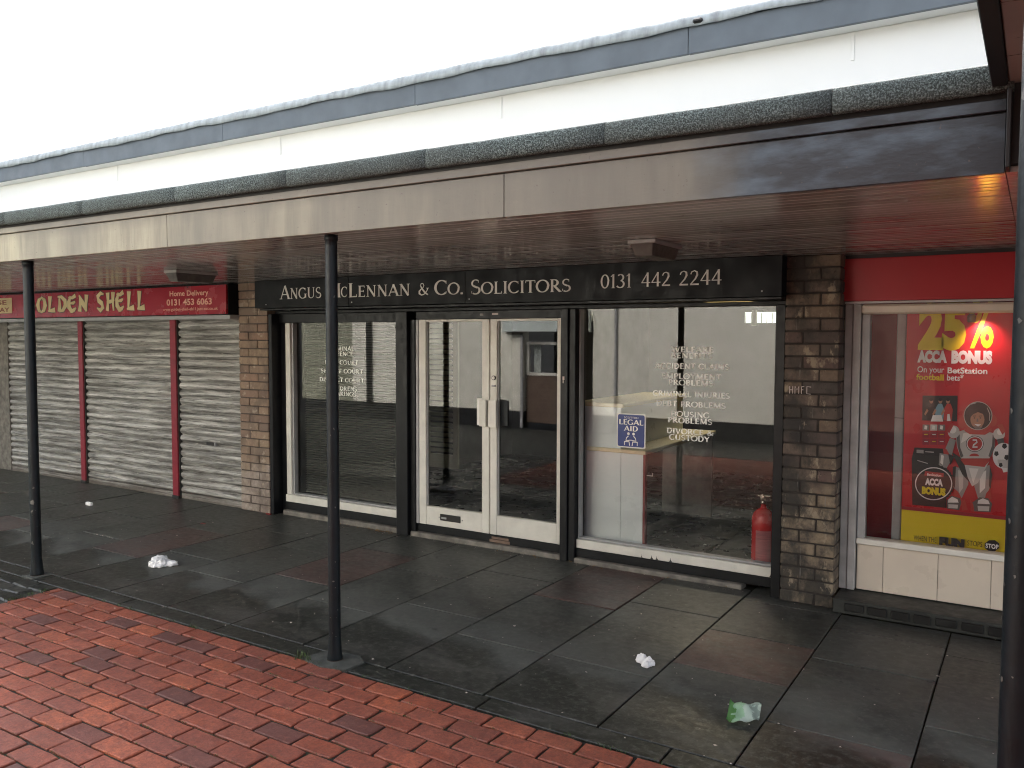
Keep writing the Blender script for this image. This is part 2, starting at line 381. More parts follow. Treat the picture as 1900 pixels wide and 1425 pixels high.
# clay pavers in running bond
PX, PY, GAP = .2255, .1115, .010
paving = M_('brick_paving', MB().box(-5.415, 3.2, -.31, 2.992, -.055, -.009), 'joint'); tag(paving, kind='structure')
def brick_mesh(name, lx, ly, lz, mat, bev, jit=0):
    mb = MB().box(-lx/2, lx/2, -ly/2, ly/2, -lz, 0)
    me = me_from(name, mb.v, mb.f, mat); bevel(me, bev, 1)
    if jit:
        for v in me.vertices:
            v.co.x += random.uniform(-jit, jit); v.co.y += random.uniform(-jit, jit); v.co.z += random.uniform(-jit, jit)*.4
    return me
def worn_brick(lx, ly, lz, mat, k=4, jit=.0022, bev=.0035):
    """block with a worn, slightly wandering top edge"""
    ring = []
    for (ax, ay), (bx, by), n in (((-1, -1), (1, -1), k), ((1, -1), (1, 1), 2), ((1, 1), (-1, 1), k), ((-1, 1), (-1, -1), 2)):
        for i in range(n): ring.append((ax+(bx-ax)*i/n, ay+(by-ay)*i/n))
    n = len(ring); mb = MB(); base = []; top = []; inn = []
    for x, y in ring:
        corner = abs(x) == 1 and abs(y) == 1
        jx, jy = random.uniform(-jit, jit*.4), random.uniform(-jit, jit*.4)
        if corner and random.random() < .22: jx -= .005; jy -= .004
        X_, Y_ = x*(lx/2+(jx if abs(x) == 1 else 0)), y*(ly/2+(jy if abs(y) == 1 else 0))
        base.append((X_, Y_, -lz)); top.append((X_, Y_, -bev*random.uniform(.8, 1.5))); q = bev*random.uniform(.7, 1.6)
        inn.append((X_-math.copysign(q, x)*(abs(x) == 1), Y_-math.copysign(q, y)*(abs(y) == 1), random.uniform(-.0005, .0003)))
    mb.v = base+top+inn
    for i in range(n):
        j = (i+1) % n; mb.f += [(i, j, n+j, n+i), (n+i, n+j, 2*n+j, 2*n+i)]
    mb.f.append(tuple(range(2*n, 3*n)))
    return me_from('paver', mb.v, mb.f, mat)
pv = [worn_brick(PX-GAP, PY-GAP, .05, 'paver') for _ in range(14)]
hv = [worn_brick(PX/2-GAP, PY-GAP, .05, 'paver', 2) for _ in range(4)]
rest = MB(); nb = 0
cands = []
for r in range(29):
    yc = 2.99 - PY*(r+.5)
    xs = -2.419 + (PX/2 if r % 2 else 0) - PX*14
    c = xs
    while c < 3.1:
        x0 = c; x1 = c+PX; c += PX
        if x1 < -5.37: continue
        half = x0 < -5.45
        if half: x0 = -5.413
        cands.append((x0, x1, yc))
for x0, x1, yc in cands:
    xc = (x0+x1)/2; w = x1-x0
    p = px_of((xc, yc, 0))
    vis = p[2] > .3 and -60 < p[0] < 1960 and p[1] < 1500
    dz = random.gauss(0, .0016)
    if vis and nb < 300 and w > .09:
        me = random.choice(pv if w > .2 else hv)
        o = link('brick', me, paving, (xc+random.uniform(-.002, .002), yc+random.uniform(-.0015, .0015), dz))
        o.scale.x = (w-GAP)/((PX-GAP) if w > .2 else (PX/2-GAP))
        o.rotation_euler = (random.gauss(0, .009), random.gauss(0, .005), random.gauss(0, .010)); nb += 1
    elif w > .03:
        rest.box(x0+GAP/2, x1-GAP/2, yc-PY/2+GAP/2, yc+PY/2-GAP/2, -.05, dz)
M_('brick', rest, 'paver', paving, kind='stuff')
print('pavers', nb)

# footway slabs under the canopy
foot = M_('pavement', MB().box(-14, 3.2, 2.995, 5.9, -.058, -.012), 'joint'); tag(foot, kind='structure')
def slab(x0, x1, y0, y1, mat, name='slab'):
    g = .004; mb = MB().box(x0+g, x1-g, y0+g, y1-g, -.05, 0)
    me = me_from(name, mb.v, mb.f, mat); bevel(me, .003, 1)
    cx, cy = (x0+x1)/2, (y0+y1)/2
    for v in me.vertices: v.co.x -= cx; v.co.y -= cy
    o = link(name, me, foot, (cx, cy, random.uniform(-.002, .0015)))
    o.rotation_euler = (random.gauss(0, .0012), random.gauss(0, .0016), random.gauss(0, .001))
xb = -.36
edges = [xb-.5895*i for i in range(-5, 23)]
REDS = {(-1.25, 4.2), (-4.2, 4.4), (-2.4, 4.8), (-5.97, 4.2), (-7.75, 3.9), (-.65, 3.4), (-9.5, 4.5)}
for k, x1 in enumerate(edges):
    x0 = x1-.5895
    xm = (x0+x1)/2
    if abs(xm+1.24) < .1: ys = [3.135, 3.99, 4.56, 5.2, 5.9]
    elif abs(xm+.65) < .1: ys = [3.135, 3.58, 4.44, 4.95, 5.24]
    elif abs(xm+.065) < .1: ys = [3.135, 3.9, 4.85, 5.24]
    elif abs(xm+1.84) < .1: ys = [3.135, 3.74, 4.77, 5.42]
    elif k % 2: ys = [3.135, 3.99, 4.86, 5.42]
    else: ys = [3.135, 3.725, 4.57, 5.42]
    for a, b in zip(ys, ys[1:]):
        red = any(x0 < rx < x1 and a < ry < b for rx, ry in REDS)
        slab(x0, x1, a, b, 'slab_red' if red else 'slab')
c = -13.8
while c < 3:
    L = random.choice((.88, .9, .92)); slab(c, c+L, 2.998, 3.131, 'kerb', 'kerb_stone'); c += L

opf = M_('opposite_pavement', MB().box(-5.415, 3.2, -2.1, -.312, -.056, -.012), 'joint'); tag(opf, kind='structure')
for i in range(15):
    for j in range(2):
        o = B('slab', 'slab', opf, (-5.41+i*.575, -5.41+i*.575+.567, -2.09+j*.89, -2.09+j*.89+.88, -.05, random.uniform(-.002, .001)), bev=.003)
# cobbled strip past the end of the pavers, black and mossy
cob = M_('cobbled_strip', MB().box(-14, -5.42, -2.1, 2.99, -.055, -.012), 'plinth'); tag(cob, kind='structure')
cm = [brick_mesh('sett', .19, .10, .05, 'kerb', .008, .004) for _ in range(4)]
n = 0
for r in range(16):
    yy = 2.94-.108*r; x = -5.52-(.1 if r % 2 else 0)
    while x > -7.6 and n < 220:
        o = link('sett', random.choice(cm), cob, (x, yy, random.uniform(-.008, 0))); o.rotation_euler = (random.gauss(0, .03), random.gauss(0, .03), random.gauss(0, .03)); n += 1
        x -= .198

# ------------------------------------------------------------------ SHOP PARADE BUILDING (upper wall, eaves, brick piers)
XL, XR = -15.0, 3.0
bld = empty('shop_building', (-5, 5.33, 0), 'low parade building with cream upper wall and blue grey eaves board above the shops', 'building')
B('upper_wall', 'render', bld, (XL, XR, 5.78, 5.95, 2.2, 3.62), bev=0)
B('back_wall', 'dark', bld, (XL, XR, 9.6, 9.7, 0, 3.6), bev=0)
B('roof', 'felt', bld, (XL, XR, 5.70, 9.9, 3.85, 3.9), bev=0)
# eaves boards
js = [XL, -11.6, -9.37, -6.95, -4.5, -2.1, .4, XR]
for a, b in zip(js, js[1:]):
    B('eaves_board', 'grey_board', bld, (a+.002, b-.002, 5.60, 5.63, 3.615+random.uniform(-.006, .006), 3.80), bev=.002)
B('eaves_soffit', 'render', bld, (XL, XR, 5.63, 5.80, 3.622, 3.64), bev=0)
# wavy lead flashing over the board
def lead(x0, x1):
    mb = MB(); n = 22; rows = []
    for i in range(n+1):
        x = x0+(x1-x0)*i/n; w = math.sin(x*9)*.003+random.uniform(-.002, .002); lo = 3.787+.007*math.sin(x*3.1)+.004*math.sin(x*11)+random.uniform(-.002, .002)
        rows.append([(x, 5.575+w, lo), (x, 5.580+w*.6, 3.83), (x, 5.60, 3.872+random.uniform(-.003, .003)), (x, 5.76, 3.885), (x, 5.76, 3.875), (x, 5.606, 3.862), (x, 5.587+w*.6, 3.82), (x, 5.582+w, lo)])
    for rr in rows: mb.v += rr
    for i in range(n):
        for j in range(8): mb.f.append((i*8+j, i*8+(j+1) % 8, (i+1)*8+(j+1) % 8, (i+1)*8+j))
    return mb
x = XL
while x < XR:
    L = 1.55; M_('lead_flashing', lead(x, x+L+.02), 'lead', bld, smooth=True); x += L
B('moss_lump', 'ink', bld, (-2.06, -1.99, 5.56, 5.60, 3.80, 3.835), bev=.012)
# timber cover battens on the upper wall
for x in (-9.0, -6.32, -3.75, -1.06, 1.3):
    B('batten', 'render', bld, (x-.010, x+.010, 5.770, 5.778, 3.44, 3.615), bev=.002)

# piers: bricks laid round a mortar core
def pier(x0, x1, y0, depth, mat, mort, ztop=2.165, step=.0775):
    core = B('brick_pier', mort, bld, (x0+.006, x1-.006, y0+.007, y0+depth, 0, ztop), bev=0)
    st, he, th, j = .215, .1025, .067, .0105
    w = x1-x0
    def mk(lx, ly): return brick_mesh('pier_brick', lx, ly, th, mat, .0035, .0013)
    meshes = {}
    def put(xa, xb, ya, yb, z):
        key = (round(xb-xa, 3), round(yb-ya, 3), random.randint(0, 2))
        if key not in meshes: meshes[key] = mk(xb-xa, yb-ya)
        o = link('brick', meshes[key], core, ((xa+xb)/2-0, (ya+yb)/2+random.uniform(-.0025, .0025), z+th+.0))
        o.rotation_euler = (0, random.gauss(0, .004), random.gauss(0, .006))
    z = .004; k = 0
    while z+th < ztop+.01:
        if k % 2 == 0:
            a = x0+(w-j)*.66
            put(x0, a, y0, y0+he, z); put(a+j, x1, y0, y0+min(st, depth), z)
            if depth > st: pass
        else:
            a = x0+(w-j)*.34
            put(x0, a, y0, y0+min(st, depth), z); put(a+j, x1, y0, y0+he, z)
            if depth > he+.03: put(x1-he, x1, y0+he+j, y0+depth, z)
        z += step; k += 1
    return core
def fixcore(c):  # bricks are children of the pier part, whose own origin is the thing's base
    return c
pier(-6.43, -6.035, 5.33, .105, 'brick_l', 'mortar')
pier(-6.03, -6.003, 5.425, .10, 'brick_l', 'mortar') if False else None
pier(-1.332, -1.012, 5.31, .42, 'brick_r', 'mortar_d')

# ------------------------------------------------------------------ CANOPY
CZ = 2.169
can = empty('shop_canopy', (-5, 2.98, CZ), 'flat walkway canopy with fascia painted with a cream to black reflection, felt edge and brown boarded soffit', 'canopy')
CL, CR = XL, -.10
js = [CL, -13.2, -10.95, -8.7, -6.44, -4.18, -1.916, CR]
for a, b in zip(js, js[1:]):
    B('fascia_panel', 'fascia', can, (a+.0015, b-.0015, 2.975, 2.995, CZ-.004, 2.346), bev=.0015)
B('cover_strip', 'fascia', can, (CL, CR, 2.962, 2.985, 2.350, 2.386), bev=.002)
B('edge_gap', 'ink', can, (CL, CR, 2.985, 3.00, 2.30, 2.41), bev=0)
# rounded mineral felt kerb, in lengths
js = [CL, -12.6, -11.7, -10.8, -9.9, -9.0, -8.1, -7.2, -6.75, -5.83, -4.93, -4.036, -3.165, -2.296, -1.429, -.60, CR+.02]
prof = [(2.928, 2.404), (2.922, 2.43), (2.924, 2.462), (2.934, 2.482), (2.952, 2.490), (2.99, 2.493), (3.06, 2.47), (3.06, 2.45), (2.95, 2.40)]
for a, b in zip(js, js[1:]):
    M_('felt_edge', MB().prism_x(prof, a+.002, b-.002, 6, .0011), 'felt', can, smooth=True)
B('roof_deck', 'ink', can, (CL, CR, 3.0, 5.70, CZ+.03, 2.44), bev=0)
B('roof_felt', 'felt', can, (CL, CR, 3.05, 5.78, 2.445, 2.458), bev=0)
# soffit boards
bp = .066; sm = None; y = 2.998
i = 0
while y < 5.44:
    mb = MB().prism_x([(y, CZ+.020), (y, CZ+.004), (y+.004, CZ), (y+bp-.0075, CZ), (y+bp-.0035, CZ+.004), (y+bp-.0035, CZ+.020)], CL, CR, 1)
    M_('soffit_board', mb, 'soffit', can, loc=(0, 0, random.uniform(-.0008, .0008))); y += bp; i += 1
    if i % 3 != 1:
        xa = CL
        while xa < CR-.3:
            xe = min(CR, xa+random.uniform(.8, 4)); 
            if random.random() < .7: B('board_edge_highlight', 'edge_highlight', can, (xa, xe-.02, y-.0042, y-.0022, CZ+.0002, CZ+.003), bev=0)  # thin pale strip painting the light caught on a board edge
            xa = xe
# light fittings
def fitting(x, y, label):
    t = empty('light_fitting', (x, y, CZ), label, 'light fitting', 'bulkhead lights under the canopy')
    w, L = .062, .36
    mb = MB()
    pr = [(-w*1.15, -.001), (w*1.15, -.001), (w, -.025), (w*.8, -.085), (-w*.8, -.085), (-w, -.025)]
    b = len(mb.v)
    for yy, s in ((0, 1), (L, 1)):
        mb.v += [(x+px, y+yy+(0.02 if pz < -.05 and yy == 0 else (-.02 if pz < -.05 else 0)), CZ+pz) for px, pz in pr]
    k = len(pr)
    for j in range(k): mb.f.append((j, (j+1) % k, (j+1) % k+k, j+k))
    mb.f.append(tuple(reversed(range(k)))); mb.f.append(tuple(range(k, 2*k)))
    me = me_from('diffuser', mb.v, mb.f, 'lamp_cover'); bevel(me, .005, 2); link('diffuser', me, t)
    B('base_rim', 'grey_frame', t, (x-w*1.25, x+w*1.25, y-.012, y+L+.012, CZ-.022, CZ-.001), bev=.003)
fitting(-1.745, 4.03, 'dirty box light on the soffit above the phone number of the black sign')
fitting(-5.62, 4.03, 'grimy box light on the soffit in front of the red takeaway sign')

# support posts
def post(x, y, r, ztop, label, chips):
    t = empty('support_post', (x, y, 0), label, 'post', 'black round posts holding up the canopy')
    pr = [(r*1.32, .0), (r*1.30, .02), (r*1.16, .05), (r*1.06, .10)]
    z = .13
    while z < ztop-.05: pr.append((r*(1+random.uniform(-.012, .012)), z)); z += .09
    pr += [(r, ztop-.03), (r*1.12, ztop-.028), (r*1.12, ztop)]
    M_('shaft', MB().lathe(x, y, pr, 32), 'black_post', t, smooth=True)
    M_('rust_collar', MB().lathe(x, y, [(r*1.34, .0), (r*1.33, .008), (r*1.22, .022), (r*1.20, .03)], 24), 'rust', t, smooth=True)
    rc = random.Random(int(abs(x)*100)); chips = list(chips)+[(rc.uniform(-150, -10), rc.uniform(.05, 1.2)**1.3, rc.uniform(.002, .0055)) for _ in range(22)]
    for (ang, z, s) in chips:
        a = R(ang); n = 7; cc = Vector((x+math.cos(a)*(r+.0012), y+math.sin(a)*(r+.0012), z)); tx = Vector((-math.sin(a), math.cos(a), 0))
        pts = []
        for i in range(n):
            q = 2*math.pi*i/n; rr = s*random.uniform(.35, 1.1); dx = math.cos(q)*rr*.7
            da = dx/r; pts.append((x+math.cos(a+da)*(r*1.015+.0012), y+math.sin(a+da)*(r*1.015+.0012), z+math.sin(q)*rr))
        M_('paint_chip', MB().poly(pts), 'lamp_cover', t)
    return t
p1 = post(-5.83, 3.07, .0335, CZ, 'black round canopy post in front of the red takeaway sign', [(-60, .52, .022), (-70, .24, .02), (-40, .62, .012), (-80, .95, .012), (-60, .46, .014), (-90, .3, .01)])
p2 = post(-3.005, 3.07, .0305, CZ, 'black round canopy post in front of the black solicitors sign and blinds window', [(-20, 1.86, .008), (-40, 1.2, .006), (-30, .8, .006), (-35, .52, .006), (-50, .42, .007)])
p3 = post(-.008, 2.2, .040, 2.44, 'nearest black post beside the bookmaker window', [(-150, 1.5, .010), (-140, 1.25, .008), (-155, 1.1, .007), (-150, .88, .009), (-130, 1.7, .012), (-170, 1.02, .006), (-140, 2.2, .02)])
mb = MB(); pts = [(-3.16, 2.985), (-3.0, 2.955), (-2.86, 2.99), (-2.85, 3.12), (-2.93, 3.17), (-3.12, 3.16)]
b0 = [(x, y, -.05) for x, y in pts]; b1 = [(x, y, .007) for x, y in pts]
mb.v = b0+b1; mb.f = [tuple(range(6, 12))]+[(i, (i+1) % 6, (i+1) % 6+6, i+6) for i in range(6)]
M_('footing', mb, 'concrete', p2)
mb = MB().box(-5.90, -5.76, 3.0, 3.14, -.05, .006); me = me_from('footing', mb.v, mb.f, 'concrete'); bevel(me, .004); link('footing', me, p1)
B('footing', 'concrete', p3, (-.1, .11, 2.1, 2.3, -.05, .006))

# ------------------------------------------------------------------ LETTERING
def ribbon(pts, ws):
    """flat stroke through pts with widths ws -> list of quads"""
    out = []; L = []; Rr = []
    n = len(pts)
    for i, (x, y) in enumerate(pts):
        a = pts[max(0, i-1)]; b = pts[min(n-1, i+1)]
        dx, dy = b[0]-a[0], b[1]-a[1]; l = math.hypot(dx, dy) or 1
        nx, ny = -dy/l, dx/l; w = ws[i]/2
        L.append((x+nx*w, y+ny*w)); Rr.append((x-nx*w, y-ny*w))
    for i in range(n-1): out.append([L[i], L[i+1], Rr[i+1], Rr[i]])
    return out
def glyph_table(K, T):
    def st(x0, y0, x1, y1, w=K): return ribbon([(x0, y0), (x1, y1)], [w, w])
    def sf(x, y, w=.26): return [[(x-w/2, y-.018), (x+w/2, y-.018), (x+w/2, y+.018), (x-w/2, y+.018)]]
    def vf(x, y, h=.16, w=.04): return [[(x-w/2, y-h/2), (x+w/2, y-h/2), (x+w/2, y+h/2), (x-w/2, y+h/2)]]
    def arc(cx, cy, rx, ry, a0, a1, n=14, k=K, t=T):
        P_, Wd = [], []
        for i in range(n+1):
            a = R(a0+(a1-a0)*i/n); P_.append((cx+rx*math.cos(a), cy+ry*math.sin(a))); Wd.append(t+(k-t)*abs(math.cos(a))**1.3)
        return ribbon(P_, Wd)
    lo, hi = .018, .982
    GL = {
     'A': (.86, st(.08, .02, .42, .98, T)+st(.42, 1.0, .76, .02)+st(.2, .34, .62, .34, T)+sf(.08, lo, .24)+sf(.77, lo, .28)),
     'B': (.70, st(.18, 0, .18, 1)+sf(.16, lo, .22)+sf(.16, hi, .22)+arc(.3, .75, .22, .225, 90, -90)+arc(.32, .27, .27, .25, 90, -90)+st(.18, .97, .32, .97, T)+st(.18, .52, .32, .52, T)+st(.18, .03, .34, .03, T)),
     'C': (.82, arc(.46, .5, .38, .475, 48, 312, 20)+vf(.74, .84, .22)+vf(.74, .17, .14)),
     'D': (.88, st(.18, 0, .18, 1)+sf(.16, lo, .24)+sf(.16, hi, .24)+arc(.36, .5, .4, .47, 90, -90, 18)+st(.18, .97, .38, .97, T)+st(.18, .03, .38, .03, T)),
     'E': (.68, st(.18, 0, .18, 1)+sf(.14, lo, .2)+sf(.14, hi, .2)+st(.18, .965, .58, .965, T)+st(.18, .51, .5, .51, T)+st(.18, .035, .6, .035, T)+vf(.57, .89)+vf(.5, .51, .18)+vf(.6, .1)),
     'F': (.64, st(.18, 0, .18, 1)+sf(.18, lo, .28)+sf(.14, hi, .2)+st(.18, .965, .56, .965, T)+st(.18, .51, .48, .51, T)+vf(.55, .89)+vf(.48, .51, .18)),
     'G': (.88, arc(.46, .5, .38, .475, 48, 318, 20)+vf(.74, .84, .22)+st(.76, .08, .76, .42)+sf(.76, .42, .26)),
     'H': (.92, st(.2, 0, .2, 1)+st(.72, 0, .72, 1)+st(.2, .51, .72, .51, T)+sf(.2, lo)+sf(.2, hi)+sf(.72, lo)+sf(.72, hi)),
     'I': (.38, st(.19, 0, .19, 1)+sf(.19, lo)+sf(.19, hi)),
     'J': (.40, ribbon([(.22, 1), (.22, .2), (.18, -.02), (.06, -.14)], [K, K, .1, .06])+sf(.22, hi)),
     'L': (.66, st(.18, 0, .18, 1)+sf(.14, lo, .2)+sf(.18, hi)+st(.18, .035, .58, .035, T)+vf(.59, .11, .2)),
     'M': (1.04, st(.16, 0, .19, 1, T)+st(.19, 1, .52, .04)+st(.52, .04, .84, 1, T)+st(.86, 0, .84, 1)+sf(.15, lo, .22)+sf(.87, lo)+sf(.14, hi, .14)+sf(.9, hi, .14)),
     'N': (.92, st(.18, 0, .18, 1, T)+st(.17, .99, .74, .01)+st(.74, 0, .74, 1, T)+sf(.17, lo, .22)+sf(.74, hi, .22)+sf(.12, hi, .12)),
     'O': (.92, arc(.46, .5, .385, .475, 0, 360, 28)),
     'P': (.68, st(.18, 0, .18, 1)+sf(.18, lo, .28)+sf(.14, hi, .2)+arc(.32, .71, .25, .26, 90, -90)+st(.18, .97, .34, .97, T)+st(.18, .45, .34, .45, T)),
     'R': (.80, st(.18, 0, .18, 1)+sf(.18, lo, .26)+sf(.14, hi, .2)+arc(.32, .73, .23, .24, 90, -90)+st(.18, .97, .34, .97, T)+st(.18, .49, .34, .49, T)+st(.34, .48, .72, .02)+sf(.75, lo, .16)),
     'S': (.64, arc(.32, .74, .21, .23, 50, 250, 14, .11)+arc(.32, .265, .24, .24, 75, -130, 14, .13)+st(.22, .56, .42, .45, .125)+vf(.5, .86, .16)+vf(.1, .15, .16)),
     'T': (.76, st(.38, 0, .38, 1)+sf(.38, lo)+st(.05, .965, .71, .965, T)+vf(.06, .88, .18)+vf(.7, .88, .18)),
     'U': (.90, ribbon([(.2, 1), (.2, .3), (.26, .12), (.4, .04), (.56, .05), (.68, .16), (.72, .3), (.72, 1)], [K, K, .12, T, T, T, T, T])+sf(.2, hi)+sf(.72, hi, .2)),
     'V': (.84, st(.1, 1, .42, .02)+st(.42, 0, .72, 1, T)+sf(.12, hi)+sf(.72, hi, .2)),
     'W': (1.2, st(.1, 1, .38, .02)+st(.38, 0, .6, 1, T)+st(.58, 1, .84, .02)+st(.84, 0, 1.08, 1, T)+sf(.1, hi)+sf(.6, hi, .24)+sf(1.08, hi, .2)),
     'Y': (.80, st(.08, 1, .4, .48)+st(.4, .48, .7, 1, T)+st(.4, 0, .4, .5)+sf(.4, lo)+sf(.1, hi, .24)+sf(.7, hi, .2)),
     '&': (.94, ribbon([(.86, .55), (.74, .3), (.5, .06), (.3, .02), (.12, .14), (.12, .32), (.26, .48), (.44, .6), (.52, .78), (.42, .95), (.28, .93), (.22, .78), (.34, .55), (.62, .2), (.88, .03)],
                       [T, T, .08, .1, K, K, .09, T, .08, T, T, .09, .12, K, .1])+sf(.84, .56, .22)),
     '.': (.24, [[(.05, 0), (.17, 0), (.19, .07), (.17, .13), (.05, .13), (.03, .07)]]),
     '0': (.66, arc(.33, .5, .24, .475, 0, 360, 24, .125)),
     '1': (.46, st(.25, 0, .25, 1, .125)+sf(.25, lo, .24)+st(.08, .82, .25, .97, .06)),
     '2': (.66, ribbon([(.1, .74), (.16, .9), (.33, .97), (.48, .88), (.5, .68), (.38, .42), (.08, .06)], [.07, .07, .06, .12, .13, .1, .06])+st(.06, .06, .6, .06, .11)),
     '3': (.62, arc(.28, .74, .2, .22, 140, -80, 14, .12)+arc(.27, .27, .25, .25, 85, -150, 14, .13)),
     '4': (.68, st(.46, 0, .46, 1, .125)+st(.46, .98, .06, .28, T)+st(.04, .29, .64, .29, .06)),
    }
    GL[' '] = (.42, [])
    return GL
GL = glyph_table(.155, .07)
GL_BOLD = glyph_table(.20, .125)
def glyph_mesh(ch, x0, Y, z0, sx, sz, mat, step=.00012, table=None):
    mb = MB()
    for i, q in enumerate((table or GL)[ch][1]):
        mb.poly([(x0+x*sx, Y-step*(i % 37), z0+y*sz) for x, y in q])
    # face -Y
    mb.f = [tuple(reversed(f)) if True else f for f in mb.f]
    return me_from('letter', mb.v, mb.f, mat)
def word(text, x0, x1, Y, z0, z1, cap, mat, parent, small=.8, each=True, name='letter', z_end=None):
    """serif capitals from x0 to x1; characters marked lower-case in text are small capitals"""
    items = []
    adv = 0
    for ch in text:
        big = not ch.islower(); g = GL[ch.upper()]; s = 1 if big else small
        items.append((ch.upper(), adv, s)); adv += g[0]*s
    sx = (x1-x0)/adv; acc = MB()
    for ch, a, s in items:
        if ch == ' ': continue
        me = glyph_mesh(ch, x0+a*sx, Y, z0, sx*s, cap*s, mat, table=GL if each else GL_BOLD)
        if each: link('letter', me, parent)
        else:
            b = len(acc.v); acc.v += [tuple(v.co) for v in me.vertices]; acc.f += [tuple(b+i for i in p.vertices) for p in me.polygons]; bpy.data.meshes.remove(me)
    if not each: M_(name, acc, mat, parent, kind='stuff')
def sans(text, x0, x1, Y, z0, cap, mat, parent=None, bold=0.0, name='lettering', shear=0.0):
    """built-in sans face, fitted between x0 and x1"""
    cu = bpy.data.curves.new('t', 'FONT'); cu.body = text; cu.size = 1; cu.offset = bold; cu.resolution_u = 3; cu.shear = shear
    o = bpy.data.objects.new('t', cu); COL.objects.link(o)
    dg = bpy.context.evaluated_depsgraph_get(); me = bpy.data.meshes.new_from_object(o.evaluated_get(dg))
    bpy.data.objects.remove(o); bpy.data.curves.remove(cu)
    xs = [v.co.x for v in me.vertices]; a, b = min(xs), max(xs)
    ref = .73+2*bold
    for v in me.vertices:
        v.co = Vector((x0+(v.co.x-a)/(b-a)*(x1-x0), Y, z0+v.co.y*cap/ref))
    me.materials.clear(); me.materials.append(MAT[mat] if isinstance(mat, str) else mat); me.update()
    return link(name, me, parent)

# solicitors sign
YS = 5.20
sg = empty('shop_sign', (-3.69, YS, 1.9), 'long black signboard with off white capitals naming the solicitors and a phone number', 'sign')
B('sign_board', 'sign_black', sg, (-6.05, -4.9, YS, 5.36, 1.918, 2.166), (-4.898, -3.70, YS+.001, 5.36, 1.918, 2.166), (-3.698, -1.33, YS, 5.36, 1.916, 2.166), bev=.002)
B('sign_trim', 'black_paint', sg, (-6.0, -1.335, 5.215, 5.40, 1.898, 1.914), bev=.002)
def X(px, Y=YS, py=545): return on(px, py, Y).x
yl = YS-.002
word('Angus', X(520), X(597), yl, 1.994, 0, .118, 'letter', sg, .80)
word('M', X(606), X(634), yl, 1.994, 0, .118, 'letter', sg)
word('C', X(633), X(645), yl, 1.996, 0, .086, 'letter', sg)
word('Lennan', X(646), X(762), yl, 1.992, 0, .116, 'letter', sg, .80)
word('&', X(776), X(796), yl, 1.990, 0, .098, 'letter', sg)
word('Co.', X(806), X(861), yl, 1.988, 0, .114, 'letter', sg, .80)
word('Solicitors', X(873), X(1060), yl, 1.984, 0, .112, 'letter', sg, .80)
word('0131', X(1114), X(1173), yl, 1.998, 0, .094, 'letter', sg)
word('442', X(1189), X(1245), yl, 2.000, 0, .094, 'letter', sg)
word('2244', X(1259), X(1340), yl, 2.000, 0, .096, 'letter', sg)
for x in (-5.9, -4.86, -3.66, -1.45):
    B('screw', 'grey_frame', sg, (x-.005, x+.005, YS-.002, YS, 1.945, 1.955), bev=0)

# takeaway sign
tk = empty('shop_sign', (-8.5, YS, 1.88), 'red takeaway signboard with cream brush style lettering above the roller shutters', 'sign')
B('sign_board', 'sign_red', tk, (-13.5, -6.445, YS, 5.22, 1.874, 2.148), bev=.001)
B('sign_case', 'sign_black', tk, (-13.5, -6.437, 5.222, 5.40, 1.868, 2.160), bev=.002)
B('sign_rail', 'grey_frame', tk, (-13.5, -6.44, 5.24, 5.41, 1.828, 1.866), bev=.002)
def brush(ch):
    Wd = {
     'G': [[(.62, .95), (.35, .85), (.12, .55), (.14, .2), (.35, .06), (.6, .14)], [.05, .12, .2, .2, .14, .05], [(.35, .45), (.72, .4)], [.05, .13], [(.62, .4), (.6, .05)], [.14, .04]],
     'O': [[(.5, .95), (.2, .8), (.1, .5), (.2, .15), (.45, .03)], [.04, .14, .2, .16, .05], [(.4, .98), (.68, .78), (.74, .45), (.62, .15), (.38, .02)], [.05, .16, .2, .16, .04]],
     'L': [[(.3, 1.0), (.28, .6), (.22, .12)], [.22, .15, .08], [(.1, .1), (.4, .12), (.72, .16)], [.05, .13, .2]],
     'D': [[(.22, .85), (.24, .5), (.2, .05)], [.08, .14, .2], [(.08, .95), (.4, .93), (.7, .7), (.72, .4), (.5, .12), (.2, .04)], [.05, .13, .18, .2, .14, .04]],
     'E': [[(.28, .95), (.12, .6), (.14, .3), (.35, .05), (.5, .02)], [.08, .18, .2, .16, .05], [(.1, .88), (.4, .84), (.7, .98)], [.04, .12, .16], [(.2, .52), (.5, .54), (.66, .62)], [.05, .12, .06], [(.32, .1), (.55, .12), (.72, .25)], [.08, .14, .05]],
     'N': [[(.15, .85), (.18, .4), (.12, .02)], [.06, .12, .2], [(.1, .98), (.4, .5), (.68, .02)], [.06, .2, .08], [(.7, 1.0), (.66, .5), (.68, .1)], [.2, .12, .05]],
     'S': [[(.72, .9), (.45, .97), (.18, .8), (.25, .58), (.55, .42), (.62, .22), (.4, .05), (.08, .2)], [.05, .13, .18, .17, .18, .18, .14, .04]],
     'H': [[(.2, .98), (.22, .5), (.14, .02)], [.2, .12, .18], [(.68, 1.0), (.64, .5), (.7, .02)], [.22, .12, .08], [(.1, .48), (.4, .5), (.78, .58)], [.05, .13, .06]],
    }[ch]
    return [(Wd[i], Wd[i+1]) for i in range(0, len(Wd), 2)]
def brushword(text, x0, x1, z0, cap, parent):
    w = (x1-x0)/len(text)
    for i, ch in enumerate(text):
        for k, (mat, grow, yo) in enumerate((('ink', .075, .0015), ('letter_c', 0, .0035))):
            mb = MB(); q = 0
            for pts, ws in brush(ch):
                pp = list(pts); 
                if grow:   # lengthen ends a little too
                    pp = [(a, b) for a, b in pts]
                for quad in ribbon(pp, [w_*1.45+.02+grow for w_ in ws]):
                    mb.poly([(x0+(i+x*1.14)*w, YS-yo-.00008*q, z0+y*cap) for x, y in reversed(quad)]); q += 1
            M_('letter' if not grow else 'letter_outline', mb, mat, parent)
